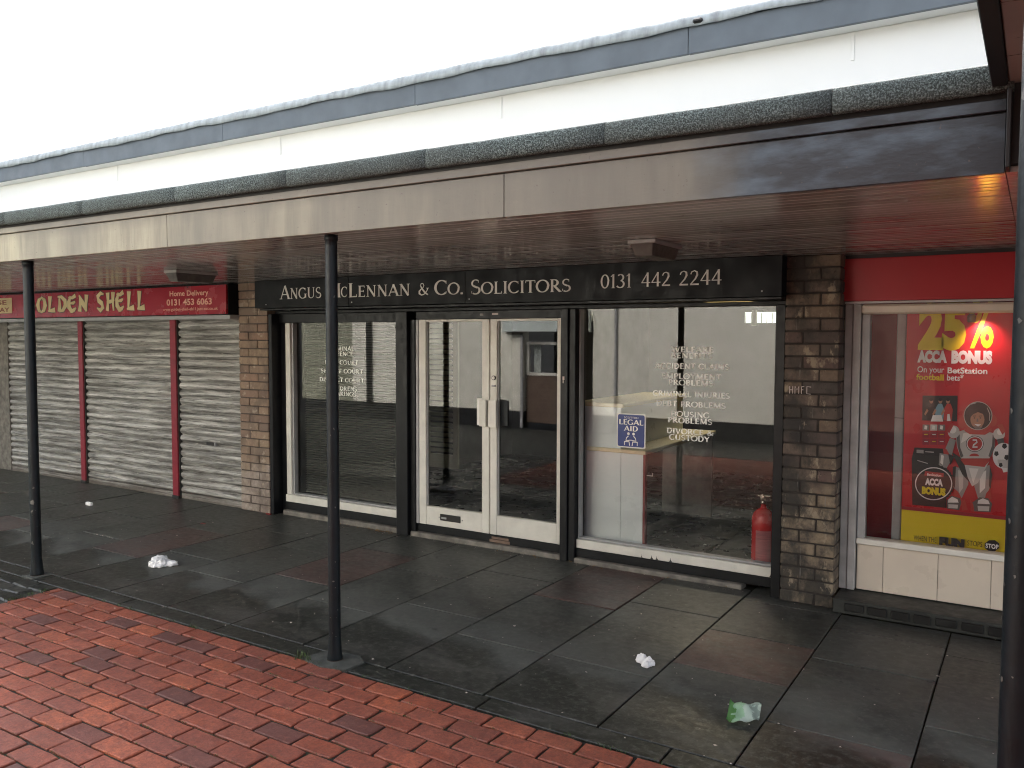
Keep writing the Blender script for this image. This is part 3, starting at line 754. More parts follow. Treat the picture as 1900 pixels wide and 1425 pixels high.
brushword('GOLDEN', X(50), X(165), 1.925, .185, tk)
brushword('SHELL', X(178), X(272), 1.925, .20, tk)
sans('Home Delivery', X(315), X(387), YS-.002, 2.058, .055, 'letter_p', tk, .02)
sans('0131 453 6063', X(309), X(393), YS-.002, 1.968, .066, 'letter_p', tk, .03)
sans('www.golden-shell-eh11.just-eat.co.uk', X(302), X(404), YS-.002, 1.915, .030, 'letter_p', tk, .012)
B('plaque', 'letter_c', tk, (-11.35, X(22), YS-.006, YS-.001, 1.93, 2.112), bev=.002)
sans('CHINESE', X(-55), X(13), YS-.008, 2.035, .055, 'red_edge', tk, .02)
sans('TAKE AWAY', X(-58), X(18), YS-.008, 1.948, .055, 'red_edge', tk, .02)
for x in (-6.47, -7.0, -8.2, -9.4):
    for z in (1.885, 2.137): B('screw', 'ink', tk, (x-.006, x+.006, YS-.002, YS, z-.006, z+.006), bev=0)

# ------------------------------------------------------------------ TAKEAWAY: roller shutters
def shutter(x0, x1, label, slot=None):
    t = empty('roller_shutter', ((x0+x1)/2, 5.38, 0), label, 'roller shutter', 'weathered roller shutters closed over the takeaway')
    p = .0762; L = x1-x0; z = .065
    prof = [(.004, 0), (-.010, .0035), (-.019, .015), (-.022, .030), (-.018, .046), (-.008, .0565), (.005, .060), (.006, .0655), (-.004, .0685), (-.006, .0735), (.004, .0762), (.010, .0762), (.010, 0)]
    mb = MB().prism_x(prof, -L/2, L/2, 10, .0008)
    me = me_from('slat', mb.v, mb.f, 'steel'); 
    for q in me.polygons: q.use_smooth = False
    while z < 1.83:
        o = link('slat', me, t, ((x0+x1)/2, 5.38+random.uniform(-.0015, .0015), z)); o.rotation_euler = (random.gauss(0, .035), 0, random.gauss(0, .0009)); z += p
    B('bottom_rail', 'steel', t, (x0, x1, 5.362, 5.40, .008, .062))
    if slot:
        B('letter_slot', 'ink', t, (slot[0], slot[1], 5.349, 5.375, slot[2]-.014, slot[2]+.014))
        B('slot_rim', 'grey_frame', t, (slot[1], slot[1]+.02, 5.346, 5.375, slot[2]-.018, slot[2]+.016))
    return t
shutter(-10.68, -9.15, 'grey roller shutter farthest from the brick pier, behind the first canopy post')
shutter(-9.04, -7.50, 'grey roller shutter between the two red painted guide posts')
shutter(-7.38, -6.45, 'narrow grey roller shutter with a letter slot beside the buff brick pier', (-6.96, -6.84, .60))
for (a, b, lab) in ((-9.15, -9.045, 'red painted shutter guide post farther from the buff brick pier'), (-7.50, -7.385, 'red painted shutter guide post nearer to the buff brick pier')):
    t = empty('shutter_guide_post', ((a+b)/2, 5.37, 0), lab, 'post', 'red shutter guide posts')
    B('post_face', 'red_post', t, (a+.012, b-.012, 5.335, 5.42, .03, 1.83), bev=.003)
    B('guide_channel', 'plinth', t, (a, a+.011, 5.35, 5.42, .0, 1.83), (b-.011, b, 5.35, 5.42, .0, 1.83), bev=.001)
    B('post_foot', 'plinth', t, (a+.005, b-.005, 5.33, 5.42, 0, .03), bev=.003)
t = empty('wall_panel', (-11.5, 5.38, 0), 'pale weathered flat panel at the far end beside the takeaway shutters', 'wall panel')
B('panel_face', 'ledge', t, (-12.4, -10.70, 5.36, 5.42, 0, 1.83))
B('panel_lock', 'ink', t, (-10.96, -10.90, 5.345, 5.36, .92, 1.02), bev=.006)
B('door_sill', 'ledge', bld, (-12.4, -6.45, 5.37, 5.45, -.01, .012))
B('shop_wall', 'dark', bld, (XL, -6.44, 5.45, 5.6, 0, 2.2), bev=0)
B('header_wall', 'dark', bld, (-6.44, XR, 5.62, 5.78, 1.95, 2.4), bev=0)

# ------------------------------------------------------------------ SOLICITORS SHOPFRONT
G = 5.50
sf_ = empty('shopfront', (-3.7, 5.42, 0), 'black painted solicitors shopfront with white glazing frames and double doors', 'shopfront')
# black timber
B('transom', 'black_paint', sf_, (-6.02, -1.335, 5.41, 5.56, 1.872, 1.897), bev=.003)
B('window_head', 'black_paint', sf_, (-6.0, -4.53, 5.425, 5.56, 1.79, 1.870), bev=.003)
B('door_head', 'black_paint', sf_, (-4.36, -2.965, 5.425, 5.56, 1.806, 1.870), bev=.003)
B('jamb', 'black_paint', sf_, (-6.03, -5.985, 5.335, 5.56, 0, 1.870), bev=.003)
B('jamb', 'black_paint', sf_, (-5.983, -5.925, 5.44, 5.56, 0, 1.788), bev=.003)
B('jamb', 'black_paint', sf_, (-1.398, -1.338, 5.335, 5.56, .0, 1.870), bev=.003)
B('mullion', 'black_paint', sf_, (-4.528, -4.405, 5.362, 5.56, 0, 1.870), bev=.004)
B('mullion', 'black_paint', sf_, (-4.403, -4.352, 5.40, 5.56, 0, 1.805), bev=.003)
B('mullion', 'black_paint', sf_, (-2.965, -2.905, 5.375, 5.56, 0, 1.870), bev=.004)
B('mullion', 'black_paint', sf_, (-2.903, -2.852, 5.395, 5.56, 0, 1.870), bev=.004)
for nm, a, b, z0, z1, y in (('stall_riser', -5.925, -4.53, .045, .118, 5.43), ('stall_riser', -2.85, -1.40, .035, .10, 5.425), ('door_threshold', -4.35, -2.967, .04, .106, 5.425)):
    B(nm, 'black_paint', sf_, (a, b, y, 5.56, z0, z1), bev=.003)
B('concrete_ledge', 'ledge', sf_, (-5.93, -4.53, 5.395, 5.5, -.01, .042), bev=.005)
B('concrete_ledge', 'ledge', sf_, (-4.40, -2.967, 5.39, 5.5, -.01, .037), bev=.005)
B('concrete_ledge', 'ledge', sf_, (-2.85, -1.60, 5.385, 5.5, -.01, .032), bev=.005)
# window 1
w1 = B('window_frame', 'white_frame', sf_, (-5.923, -4.53, 5.425, 5.52, .119, .186), (-5.922, -5.86, 5.44, 5.52, .187, 1.788), bev=.003)
B('glazing_bead', 'grey_frame', w1, (-5.858, -5.84, 5.46, 5.51, .19, 1.785), (-5.838, -4.532, 5.455, 5.51, .188, .200), bev=.001)
pane(-5.85, -4.528, G, .19, 1.79, 'glass', w1)
# window 2
w2 = B('window_frame', 'white_frame', sf_, (-2.85, -1.40, 5.425, 5.52, .101, .166), bev=.003)
B('glazing_bead', 'grey_frame', w2, (-2.849, -2.838, 5.45, 5.51, .169, 1.87), (-2.836, -1.402, 5.45, 5.51, .168, .180), bev=.001)
pane(-2.85, -1.397, G, .17, 1.87, 'glass', w2)
# doors
def door(x0, x1, s0, s1):
    d = B('door_leaf', 'white_frame', sf_, (x0, x0+s0, 5.415, 5.46, .108, 1.804), (x1-s1, x1, 5.415, 5.46, .108, 1.804), (x0+s0, x1-s1, 5.418, 5.458, .108, .262), (x0+s0, x1-s1, 5.418, 5.458, 1.786, 1.804), bev=.003)
    B('door_bead', 'grey_frame', d, (x0+s0, x0+s0+.010, 5.43, 5.445, .265, 1.785), (x1-s1-.010, x1-s1, 5.43, 5.445, .265, 1.785), bev=.001)
    pane(x0+s0-.005, x1-s1+.005, 5.442, .25, 1.79, 'glass', d)
    return d
dl = door(-4.322, -3.622, .072, .068); dr = door(-3.612, -2.968, .062, .045)
B('door_jamb', 'grey_frame', sf_, (-4.35, -4.324, 5.41, 5.50, .108, 1.805), bev=.002)
B('pull_handle', 'white_frame', dl, (-3.69, -3.628, 5.375, 5.388, .962, 1.175), (-3.67, -3.65, 5.388, 5.415, 1.0, 1.02), (-3.67, -3.65, 5.388, 5.415, 1.12, 1.14), bev=.002)
B('push_sign', 'letter_w', dl, (-3.752, -3.694, 5.436, 5.438, .962, 1.178), bev=0)
B('pull_handle', 'white_frame', dr, (-3.606, -3.532, 5.375, 5.388, .958, 1.172), (-3.58, -3.56, 5.388, 5.415, 1.0, 1.02), (-3.58, -3.56, 5.388, 5.415, 1.12, 1.14), bev=.002)
B('handle_plate', 'black_post', dr, (-3.528, -3.46, 5.432, 5.437, .97, 1.17), bev=.001)
def disc(cx, cz, r, y0, y1, n=20):
    mb = MB(); mb.v = [(cx+r*math.cos(2*math.pi*i/n), y, cz+r*math.sin(2*math.pi*i/n)) for y in (y0, y1) for i in range(n)]
    mb.f = [tuple(range(n)), tuple(reversed(range(n, 2*n)))]+[(i, i+n, (i+1) % n+n, (i+1) % n) for i in range(n)]; return mb
M_('lock_cylinder', disc(-3.575, 1.345, .018, 5.405, 5.416), 'ink', dr); M_('lock_barrel', disc(-3.575, 1.345, .013, 5.401, 5.412), 'white_frame', dr)
B('finger_pull', 'grey_frame', dr, (-3.592, -3.558, 5.40, 5.416, 1.275, 1.29), bev=.003)
B('letter_box', 'ink', dl, (-4.10, -3.90, 5.408, 5.417, .160, .213), bev=.001)
B('letter_flap', 'grey_frame', dl, (-4.085, -4.035, 5.404, 5.409, .175, .19), (-4.118, -4.108, 5.411, 5.416, .178, .188), (-3.885, -3.875, 5.411, 5.416, .178, .188), bev=.001)
B('vent_hole', 'grey_frame', sf_, (-3.715, -3.68, 5.418, 5.426, 1.83, 1.85), bev=.004)
B('torn_label', 'chalk', sf_, (-3.60, -3.545, 5.421, 5.425, 1.835, 1.85), bev=0)
B('paint_scar', 'chalk', sf_, (-2.945, -2.93, 5.3725, 5.376, 1.35, 1.375), (-2.943, -2.937, 5.3725, 5.376, 1.325, 1.348), bev=0)
# brick packing exposed below the doors, and flaked paint on the sill
B('packing_brick', 'brick_o', sf_, (-3.62, -3.43, 5.418, 5.424, .045, .068), (-3.60, -3.44, 5.418, 5.424, .072, .09), bev=.001)
for (a, w) in ((-2.26, .012), (-2.22, .010), (-2.12, .012), (-1.43, .012), (-2.33, .006)):
    mb = MB().poly([(a, 5.4235, .104), (a+w*2, 5.4235, .103), (a+w, 5.4235, .118), (a+w*.9, 5.4235, .134), (a+w*.6, 5.4235, .115)])
    M_('paint_flake', mb, 'ink', sf_)
# vinyl lettering on the panes
def line(text, cx, px0, px1, z, par, Y=G-.0015):
    x0, x1 = X(px0, G, 700), X(px1, G, 700)
    word(text, x0, x1, Y, z, 0, .037, 'letter_w', par, each=False, name='lettering')
for t_, a, b, z in (('WELFARE', 1245, 1324, 1.562), ('BENEFITS', 1245, 1321, 1.520), ('ACCIDENT CLAIMS', 1215, 1353, 1.447), ('EMPLOYMENT', 1227, 1339, 1.377), ('PROBLEMS', 1240, 1324, 1.333),
                    ('CRIMINAL INJURIES', 1212, 1355, 1.253), ('DEBT PROBLEMS', 1218, 1348, 1.184), ('HOUSING', 1245, 1318, 1.114), ('PROBLEMS', 1240, 1323, 1.070), ('DIVORCE &', 1238, 1326, .994), ('CUSTODY', 1243, 1319, .950)):
    line(t_, 0, a, b, z, w2)
for t_, a, b, z in (('CRIMINAL', 609, 658, 1.538), ('DEFENCE', 613, 656, 1.492), ('HIGH COURT', 603, 665, 1.414), ('SHERIFF COURT', 596, 674, 1.336), ('DISTRICT COURT', 593, 676, 1.257), ('CHILDRENS', 608, 663, 1.180), ('HEARINGS', 611, 661, 1.134)):
    line(t_, 0, a, b, z, w1)
# legal aid sticker
stk = empty('window_sticker', (-2.45, G-.002, .87), 'blue legal aid sticker with two seated figures on the right hand shop window', 'sticker')
MAT['sticker_blue'] = flat('sticker_blue', (.012, .035, .20), .35)
def rrect(x0, x1, z0, z1, r, Y, n=5):
    pts = []
    for cx, cz, a in ((x1-r, z0+r, -90), (x1-r, z1-r, 0), (x0+r, z1-r, 90), (x0+r, z0+r, 180)):
        for i in range(n+1): q = R(a+90*i/n); pts.append((cx+r*math.cos(q), Y, cz+r*math.sin(q)))
    return MB().poly(pts)
Yt = G-.0012
M_('sticker_back', rrect(-2.562, -2.338, .868, 1.116, .012, Yt), 'letter_w', stk)
M_('sticker_field', rrect(-2.554, -2.346, .876, 1.108, .014, Yt-.0006), 'sticker_blue', stk)
sans('SCOTTISH', -2.505, -2.395, Yt-.0012, 1.080, .014, 'letter_w', stk, .0)
word('LEGAL', -2.547, -2.353, Yt-.0012, 1.036, 0, .036, 'letter_w', stk, each=False, name='lettering')
word('AID', -2.505, -2.395, Yt-.0012, .990, 0, .036, 'letter_w', stk, each=False, name='lettering')
for s in (-1, 1):
    cx = -2.45+s*.020
    M_('figure_head', disc(cx, .970, .0105, Yt-.0014, Yt-.0012, 14), 'letter_w', stk)
    mb = MB()
    for quad in ribbon([(s*.008+s*.012, .954), (s*.034, .940), (s*.040, .920), (s*.012, .922)], [.007]*4)+ribbon([(s*.05, .912), (s*.014, .912), (s*.010, .884)], [.007]*3)+ribbon([(s*.05, .914), (s*.05, .886)], [.007]*2)+ribbon([(s*.0, .924), (s*.012, .924)], [.006]*2):
        mb.poly([(-2.45+x, Yt-.0012-.00003*len(mb.f), z) for x, z in quad])
    M_('figure_body', mb, 'letter_w', stk)

# ------------------------------------------------------------------ INTERIOR of the solicitors
tag(M_('interior_floor', MB().box(-6.02, -1.02, 5.56, 9.6, -.02, .075), 'mortar_d'), kind='structure')
ifl = bpy.data.objects['interior_floor']
for i in range(10):
    for j in range(8):
        B('floor_tile', 'int_floor', ifl, (-6.0+i*.5+.004, -5.5+i*.5-.004, 5.57+j*.5+.004, 6.07+j*.5-.004, .07, .082), bev=0)
iw = M_('interior_wall', MB().box(-6.40, -6.05, 5.56, 9.6, 0, 2.4).box(-1.33, -1.02, 5.74, 9.6, 0, 2.4).box(-4.15, -4.05, 7.6, 9.6, 0, 2.4), 'dark'); tag(iw, kind='structure')
tag(M_('interior_ceiling', MB().box(-6.4, -1.02, 5.62, 9.6, 2.22, 2.3), 'dark'), kind='structure')
bwn = empty('barred_window', (-2.6, 9.58, 1.7), 'small high barred window on the back wall of the office', 'window')
MAT['day'] = (lambda t: (t.b.inputs['Emission Color'].__setattr__('default_value', (.9, 1, .85, 1)), t.b.inputs['Emission Strength'].__setattr__('default_value', .4), t.m)[2])(NT('daylight_pane'))
B('pane', 'day', bwn, (-2.86, -2.38, 9.58, 9.59, 1.835, 1.955), bev=0)
B('window_post', 'render_s', bwn, (-2.775, -2.72, 9.555, 9.579, 1.80, 1.98), bev=0)
for i in range(8): B('bar', 'ink', bwn, (-2.85+i*.06, -2.842+i*.06, 9.56, 9.575, 1.82, 1.95), bev=0)
cl = empty('ceiling_lamp', (-2.62, 8.3, 2.1), 'lit yellow strip lamp near the ceiling at the back of the office', 'lamp')
MAT['lamp_on'] = (lambda t: (t.b.inputs['Emission Color'].__setattr__('default_value', (1, .72, .25, 1)), t.b.inputs['Emission Strength'].__setattr__('default_value', .55), t.m)[2])(NT('lit_lamp_cover'))
B('lamp_tube', 'lamp_on', cl, (-2.86, -2.40, 8.25, 8.33, 1.985, 2.02), bev=.006)
B('lamp_base', 'rail_white', cl, (-2.9, -2.36, 8.26, 8.32, 2.022, 2.22), bev=.004)
al = bpy.data.lights.new('ceiling_glow', 'AREA'); al.shape = 'RECTANGLE'; al.size = .5; al.size_y = .1; al.energy = 2.6; al.color = (1, .85, .6)
alo = bpy.data.objects.new('ceiling_glow', al); COL.objects.link(alo); alo.location = (-2.62, 7.6, 2.1); alo.rotation_euler = (R(-8), 0, 0)
# counter
ct = empty('reception_counter', (-2.6, 5.6, .08), 'pale blue two level reception counter with beige worktops just inside the window', 'counter')
B('end_panel', 'counter', ct, (-2.94, -2.575, 5.60, 5.62, .08, 1.145), (-2.573, -2.398, 5.60, 5.62, .08, .81), bev=.002)
B('upper_shelf', 'worktop', ct, (-2.95, -2.55, 5.585, 6.90, 1.147, 1.177), bev=.004)
B('lower_worktop', 'worktop', ct, (-2.85, -2.375, 5.585, 7.16, .812, .842), bev=.004)
B('screen_panel', 'counter', ct, (-2.60, -2.58, 5.622, 6.88, .842, 1.146), bev=0)
B('support_panel', 'lamp_cover', ct, (-2.85, -2.39, 7.10, 7.14, .08, .811), bev=.001)
B('edge_strip', 'red_edge', ct, (-2.397, -2.380, 5.60, 5.64, .08, .81), bev=0)
B('hook', 'letter_w', ct, (-2.378, -2.33, 5.62, 5.626, .655, .661), (-2.336, -2.33, 5.62, 5.626, .661, .68), bev=0)
# fire extinguisher
ex = empty('fire_extinguisher', (-1.530, 5.61, .166), 'red fire extinguisher standing on the window ledge inside the glass by the stained pier', 'fire extinguisher')
r = .075; ex_x, ex_y = -1.525, 5.605
M_('cylinder', MB().lathe(ex_x, ex_y, [(r*.96, .10), (r, .112), (r, .43), (r*.98, .455), (r*.85, .482), (r*.6, .503), (r*.32, .515), (.018, .525), (.018, .545)], 32), 'ext_red', ex, smooth=True)
M_('valve', MB().lathe(ex_x, ex_y, [(.020, .545), (.020, .565), (.012, .57), (.012, .60)], 16), 'brass', ex, smooth=True)
B('handle', 'brass', ex, (ex_x-.045, ex_x+.05, ex_y-.008, ex_y+.008, .595, .603), (ex_x-.02, ex_x+.055, ex_y-.007, ex_y+.007, .574, .581), bev=.001)
M_('gauge', disc(ex_x+.036, .585, .014, ex_y-.03, ex_y-.018), 'ink', ex); M_('gauge_rim', disc(ex_x-.004, .600, .014, ex_y-.03, ex_y-.018), 'brass', ex)
mb = MB(); n = 10
for i in range(n):
    a0 = R(-112+80*i/n); a1 = R(-112+80*(i+1)/n); rr = r+.0008
    mb.poly([(ex_x+rr*math.cos(a0), ex_y+rr*math.sin(a0), .155), (ex_x+rr*math.cos(a1), ex_y+rr*math.sin(a1), .155), (ex_x+rr*math.cos(a1), ex_y+rr*math.sin(a1), .375), (ex_x+rr*math.cos(a0), ex_y+rr*math.sin(a0), .375)])
MAT['ext_label'] = simple('extinguisher_label', (.55, .16, .17), .4, .35, 40, 0, stretch=(.2, .2, 3))
M_('label_plate', mb, 'ext_label', ex)
mb = MB()
for i in range(12):
    z = .17+.030*i+(.01 if i % 3 else 0)
    for k in range(3):
        a = R(-172+10*k); a2 = R(-172+10*k+random.uniform(4, 8)); rr = r+.001
        mb.poly([(ex_x+rr*math.cos(a), ex_y+rr*math.sin(a), z), (ex_x+rr*math.cos(a2), ex_y+rr*math.sin(a2), z), (ex_x+rr*math.cos(a2), ex_y+rr*math.sin(a2), z+.006), (ex_x+rr*math.cos(a), ex_y+rr*math.sin(a), z+.006)])
M_('small_print', mb, 'letter_w', ex, kind='stuff')
B('stand_shelf', 'black_paint', ifl, (-1.66, -1.40, 5.53, 5.70, .06, .098), bev=.002)
# venetian blind behind window 1
vb = empty('venetian_blind', (-5.2, 5.57, .2), 'dark grey venetian blind lowered behind the left hand shop window', 'blind')
mb = MB(); z = .22
while z < 1.78:
    x0, x1 = -5.80, -4.50
    mb.prism_x([(5.560, z), (5.572, z+.0045), (5.584, z+.011), (5.5835, z+.0118), (5.5715, z+.0053), (5.5595, z+.0008)], x0, x1, 1); z += .0215
M_('slat', mb, 'blind', vb, kind='stuff')
B('head_rail', 'blind', vb, (-5.80, -4.50, 5.555, 5.59, 1.785, 1.81), bev=.001)
B('bottom_rail', 'blind', vb, (-5.80, -4.50, 5.562, 5.582, .20, .212), bev=.001)
for x in (-5.6, -5.15, -4.7): B('ladder_cord', 'blind', vb, (x, x+.003, 5.557, 5.559, .21, 1.785), bev=0)
# louvred panel inside the doors
lp = empty('louvred_panel', (-4.35, 5.9, .08), 'tall olive cream louvred panel standing just inside the left door', 'louvred panel')
B('panel_frame', 'louvre', lp, (-4.64, -4.60, 5.9, 5.93, .5, 1.95), (-4.33, -4.28, 5.9, 5.93, .5, 1.95), (-4.60, -4.33, 5.9, 5.93, .5, .62), bev=.002)
sm_ = me_from('slat', *(lambda q: (q.v, q.f))(MB().prism_x([(5.915, 0), (5.885, .032), (5.888, .036), (5.92, .006)], -4.60, -4.33, 1)), 'louvre')
for i in range(28): link('slat', sm_, lp, (0, 0, .64+i*.046))

# ------------------------------------------------------------------ BOOKMAKER SHOPFRONT
bk = empty('shopfront', (-.3, 5.5, .09), 'bookmaker shopfront with red fascia, grey white frame and cream tiled panel below', 'shopfront')
B('fascia_panel', 'bet_red', bk, (-1.045, 2.5, 5.44, 5.60, 1.888, 2.145), bev=.002)
B('fascia_top', 'ink', bk, (-1.045, 2.5, 5.46, 5.60, 2.146, 2.168), bev=0)
B('under_panel', 'soffit', bk, (-1.03, 2.5, 5.47, 5.60, 1.872, 1.886), bev=0)
B('guide_rail', 'rail_white', bk, (-1.010, -.966, 5.47, 5.56, .092, 1.870), (-.963, -.918, 5.465, 5.56, .092, 1.870), bev=.003)
B('header_box', 'cream_tile', bk, (-.916, 2.5, 5.46, 5.58, 1.808, 1.866), bev=.012)
wf = B('window_frame', 'grey_frame', bk, (-.914, -.868, 5.49, 5.56, .42, 1.806), bev=.003)
B('window_sill', 'white_frame', bk, (-.914, 2.5, 5.475, 5.57, .383, .420), bev=.004)
pane(-.868, 2.5, 5.517, .421, 1.806, 'glass_b', wf)
B('backing_wall', 'ink', bk, (-.916, 2.5, 5.56, 5.58, .0, .382), bev=0)
B('return_wall', 'dark', bld, (-1.012, -.99, 5.56, 5.75, 0, 2.2), bev=0)
xs = [-.912, -.76, -.458, -.182, .12, .42, .72, 1.02, 1.32, 1.62, 1.92, 2.22]
for a, b in zip(xs, xs[1:]):
    B('tile', 'cream_tile', bk, (a+.0012, b-.0012, 5.50, 5.555, .095, .381), bev=.0015)
# stepped plinth of black bricks
pl = empty('plinth_step', (-.3, 5.24, 0), 'black mossy brick plinth step below the cream tiled panel', 'step')
B('step_body', 'plinth', pl, (-1.0, 2.5, 5.245, 5.56, 0, .088), bev=.006)
x = -.93
while x < 2.3:
    w = random.uniform(.085, .115)
    if random.random() < .85: B('brick', 'plinth_brick', pl, (x, x+w, 5.234, 5.25, .022+random.uniform(-.003, .003), .070), bev=.004)
    x += w+.022
# poster and what hangs behind the glass
YP = 5.60
pin = empty('window_poster', (-.4, YP, .42), 'red and yellow bonus offer poster with a figure in a silver space suit', 'poster')
MAT['p_red'] = simple('poster_red', (.62, .014, .026), .35, .12, 2, 0)
MAT['p_dred'] = flat('poster_dark_red', (.36, .012, .03), .35)
MAT['p_yel'] = flat('poster_yellow', (.88, .68, .020), .35)
MAT['p_yel2'] = flat('poster_lemon', (.85, .72, .02), .35)
MAT['p_white'] = flat('poster_white', (.94, .93, .92), .35)
MAT['p_blk'] = flat('poster_black', (.012, .012, .013), .35)
for i, g_ in enumerate((.03, .13, .36, .66, .95)): MAT['p_g%d' % i] = flat('poster_grey_tone', (g_, g_*.97, g_*.93), .35)
MAT['p_skin'] = flat('poster_skin', (.50, .27, .17), .4)
MAT['p_sky'] = flat('poster_sky_blue', (.25, .45, .55), .4)
MAT['p_grn'] = flat('poster_print_grey', (.22, .18, .17), .4)
MAT['p_sred'] = flat('poster_suit_red', (.55, .05, .04), .35)
lay = [0]
def pq(name, mat, *pts, lift=None):
    """flat print on the poster; corners measured in the photograph"""
    lay[0] += 1; Y = YP-.0012-.00018*lay[0]
    return M_(name, MB().poly([tuple(on(x, y, YP).xz[:1])+(Y,)+(on(x, y, YP).z,) if False else (on(x, y, YP).x, Y, on(x, y, YP).z) for x, y in pts]), mat, pin)
def oval(cx, cy, rx, ry, n=20, a0=0, a1=360):
    return [(cx+rx*math.cos(R(a0+(a1-a0)*i/n)), cy+ry*math.sin(R(a0+(a1-a0)*i/n))) for i in range(n if a1-a0 == 360 else n+1)]
def pt(text, mat, px0, px1, py, cap, bold=.0, shear=0):
    lay[0] += 1; Y = YP-.0012-.00018*lay[0]; pm = (px0+px1)/2
    z0 = on(pm, py, YP).z; z1 = on(pm, py-cap, YP).z
    return sans(text, on(px0, py, YP).x, on(px1, py, YP).x, Y, z0, z1-z0, mat, pin, bold, 'print', shear)
bx0, bx1 = on(1677, 800, YP).x, .30
B('poster_sheet', 'p_red', pin, (bx0, bx1, YP, YP+.002, .605, 1.83), bev=0)
B('poster_footer', 'p_yel', pin, (bx0, bx1, YP-.0005, YP+.002, .40, .604), bev=0)
B('poster_rule', 'p_dred', pin, (bx0, bx1, YP-.001, YP+.001, .605, .625), bev=0)
pt('25', 'p_yel', 1703, 1792, 643, 92, .06); pt('%', 'p_yel2', 1797, 1843, 643, 92, .02)
pt('ACCA', 'p_white', 1702, 1757, 671, 24, .075); pt('BONUS', 'p_white', 1765, 1841, 673, 26, .075)
pt('On your', 'p_white', 1702, 1752, 691, 12, .01); pt('BetStation', 'p_white', 1758, 1832, 693, 12, .03)
pt('football', 'p_yel', 1700, 1751, 705, 12, .03); pt('bets*', 'p_white', 1757, 1788, 706, 12, .02)
# screen with three players
pq('print', 'p_g0', (1712, 734), (1777, 734), (1776, 782), (1711, 780))
for cx, cmat, dx in ((1728, 'p_blk', 0), (1743, 'p_sky', 2), (1759, 'p_sred', 0)):
    pq('print', cmat, (cx-8, 780), (cx-7, 758), (cx-2, 749), (cx+5, 749), (cx+9, 760), (cx+7, 781))
    pq('print', 'p_skin', *oval(cx+dx, 744, 3.6, 4.8, 12)); pq('print', 'p_blk', *oval(cx+dx, 741.2, 3.8, 3, 10))
    pq('print', 'p_skin', (cx-8, 758), (cx-13, 768), (cx-11, 771), (cx-5, 762))
pq('print', 'p_white', (1727, 782), (1731, 770), (1747, 770), (1750, 782)); pq('print', 'p_white', (1757, 781), (1758, 768), (1762, 768), (1764, 781))
# menu grid
for r_ in range(3):
    for c_ in range(3):
        x = 1712+c_*14.5; y = 787+r_*13
        pq('print', ('p_grn', 'p_g3', 'p_grn')[c_] if r_ == 0 else 'p_dred', (x, y+.5), (x+13, y+.8), (x+12.7, y+12), (x-.3, y+11.8))
        if r_: pq('print', 'p_yel' if (r_+c_) % 2 else 'p_white', (x+3, y+5), (x+10, y+5.2), (x+10, y+6.8), (x+3, y+6.6))
        else: pq('print', 'p_g4', (x+4, y+2), (x+9, y+3), (x+8, y+10), (x+3, y+9))
# betting terminal
pq('print', 'p_blk', (1697, 830), (1752, 832), (1758, 852), (1756, 942), (1693, 936), (1692, 850))
pq('print', 'p_g2', (1701, 834), (1714, 834.5), (1714, 841), (1701, 840)); pq('print', 'p_g3', (1717, 837), (1733, 838), (1733, 839.5), (1717, 838.5))
pq('print', 'p_g3', (1702, 853), (1722, 859), (1722, 860.5), (1702, 854.5))
# figure in a space suit
def mirror(pts, c=1813): return [(2*c-x, y) for x, y in pts]
leg = [(1774, 862), (1800, 868), (1811, 900), (1797, 930), (1784, 932), (1770, 900)]
legL = [(1772, 866), (1796, 870), (1797, 898), (1784, 925), (1773, 918), (1768, 892)]
pq('print', 'p_g2', *legL); pq('print', 'p_g3', (1778, 872), (1788, 874), (1787, 905), (1780, 915)); pq('print', 'p_g0', (1768, 866), (1774, 864), (1772, 905), (1768, 900))
legR = [(1812, 872), (1836, 862), (1840, 890), (1832, 922), (1816, 928), (1808, 902)]
pq('print', 'p_g2', *legR); pq('print', 'p_g4', (1818, 880), (1830, 872), (1828, 905), (1818, 915)); pq('print', 'p_g0', (1837, 864), (1841, 880), (1838, 910), (1835, 900))
pq('print', 'p_sred', (1770, 905), (1778, 912), (1788, 930), (1782, 940), (1772, 930)); pq('print', 'p_sred', (1838, 905), (1840, 925), (1826, 930), (1830, 915))
pq('print', 'p_g1', (1757, 928), (1766, 919), (1782, 924), (1784, 932), (1780, 946), (1757, 943)); pq('print', 'p_g4', (1760, 926), (1767, 921), (1777, 926), (1779, 932), (1759, 932)); pq('print', 'p_g3', (1760, 935), (1778, 936), (1777, 943), (1760, 942))
pq('print', 'p_g1', (1804, 932), (1818, 922), (1834, 924), (1841, 934), (1838, 950), (1806, 948)); pq('print', 'p_g4', (1815, 928), (1824, 924), (1834, 928), (1837, 935), (1814, 934)); pq('print', 'p_g3', (1814, 938), (1836, 939), (1835, 948), (1815, 947))
pq('print', 'p_sred', (1784, 935), (1790, 925), (1796, 945), (1786, 947)); pq('print', 'p_sred', (1800, 925), (1806, 935), (1808, 949), (1802, 948))
pq('print', 'p_g0', (1766, 838), (1782, 848), (1798, 868), (1802, 898), (1786, 880))
pq('print', 'p_g3', (1790, 862), (1826, 866), (1836, 855), (1815, 895), (1804, 902), (1796, 886)); pq('print', 'p_g4', (1798, 868), (1816, 869), (1806, 896))
pq('print', 'p_sred', (1782, 852), (1838, 850), (1827, 866), (1790, 862))
pq('print', 'p_g3', (1774, 802), (1790, 797), (1826, 799), (1847, 804), (1846, 828), (1836, 850), (1783, 850), (1776, 828)); pq('print', 'p_g4', (1788, 803), (1806, 803), (1800, 812), (1783, 822)); pq('print', 'p_g1', (1842, 806), (1847, 806), (1845, 832), (1838, 848), (1834, 846), (1841, 826)); pq('print', 'p_g1', (1775, 806), (1781, 806), (1782, 830), (1788, 846), (1783, 849), (1777, 828))
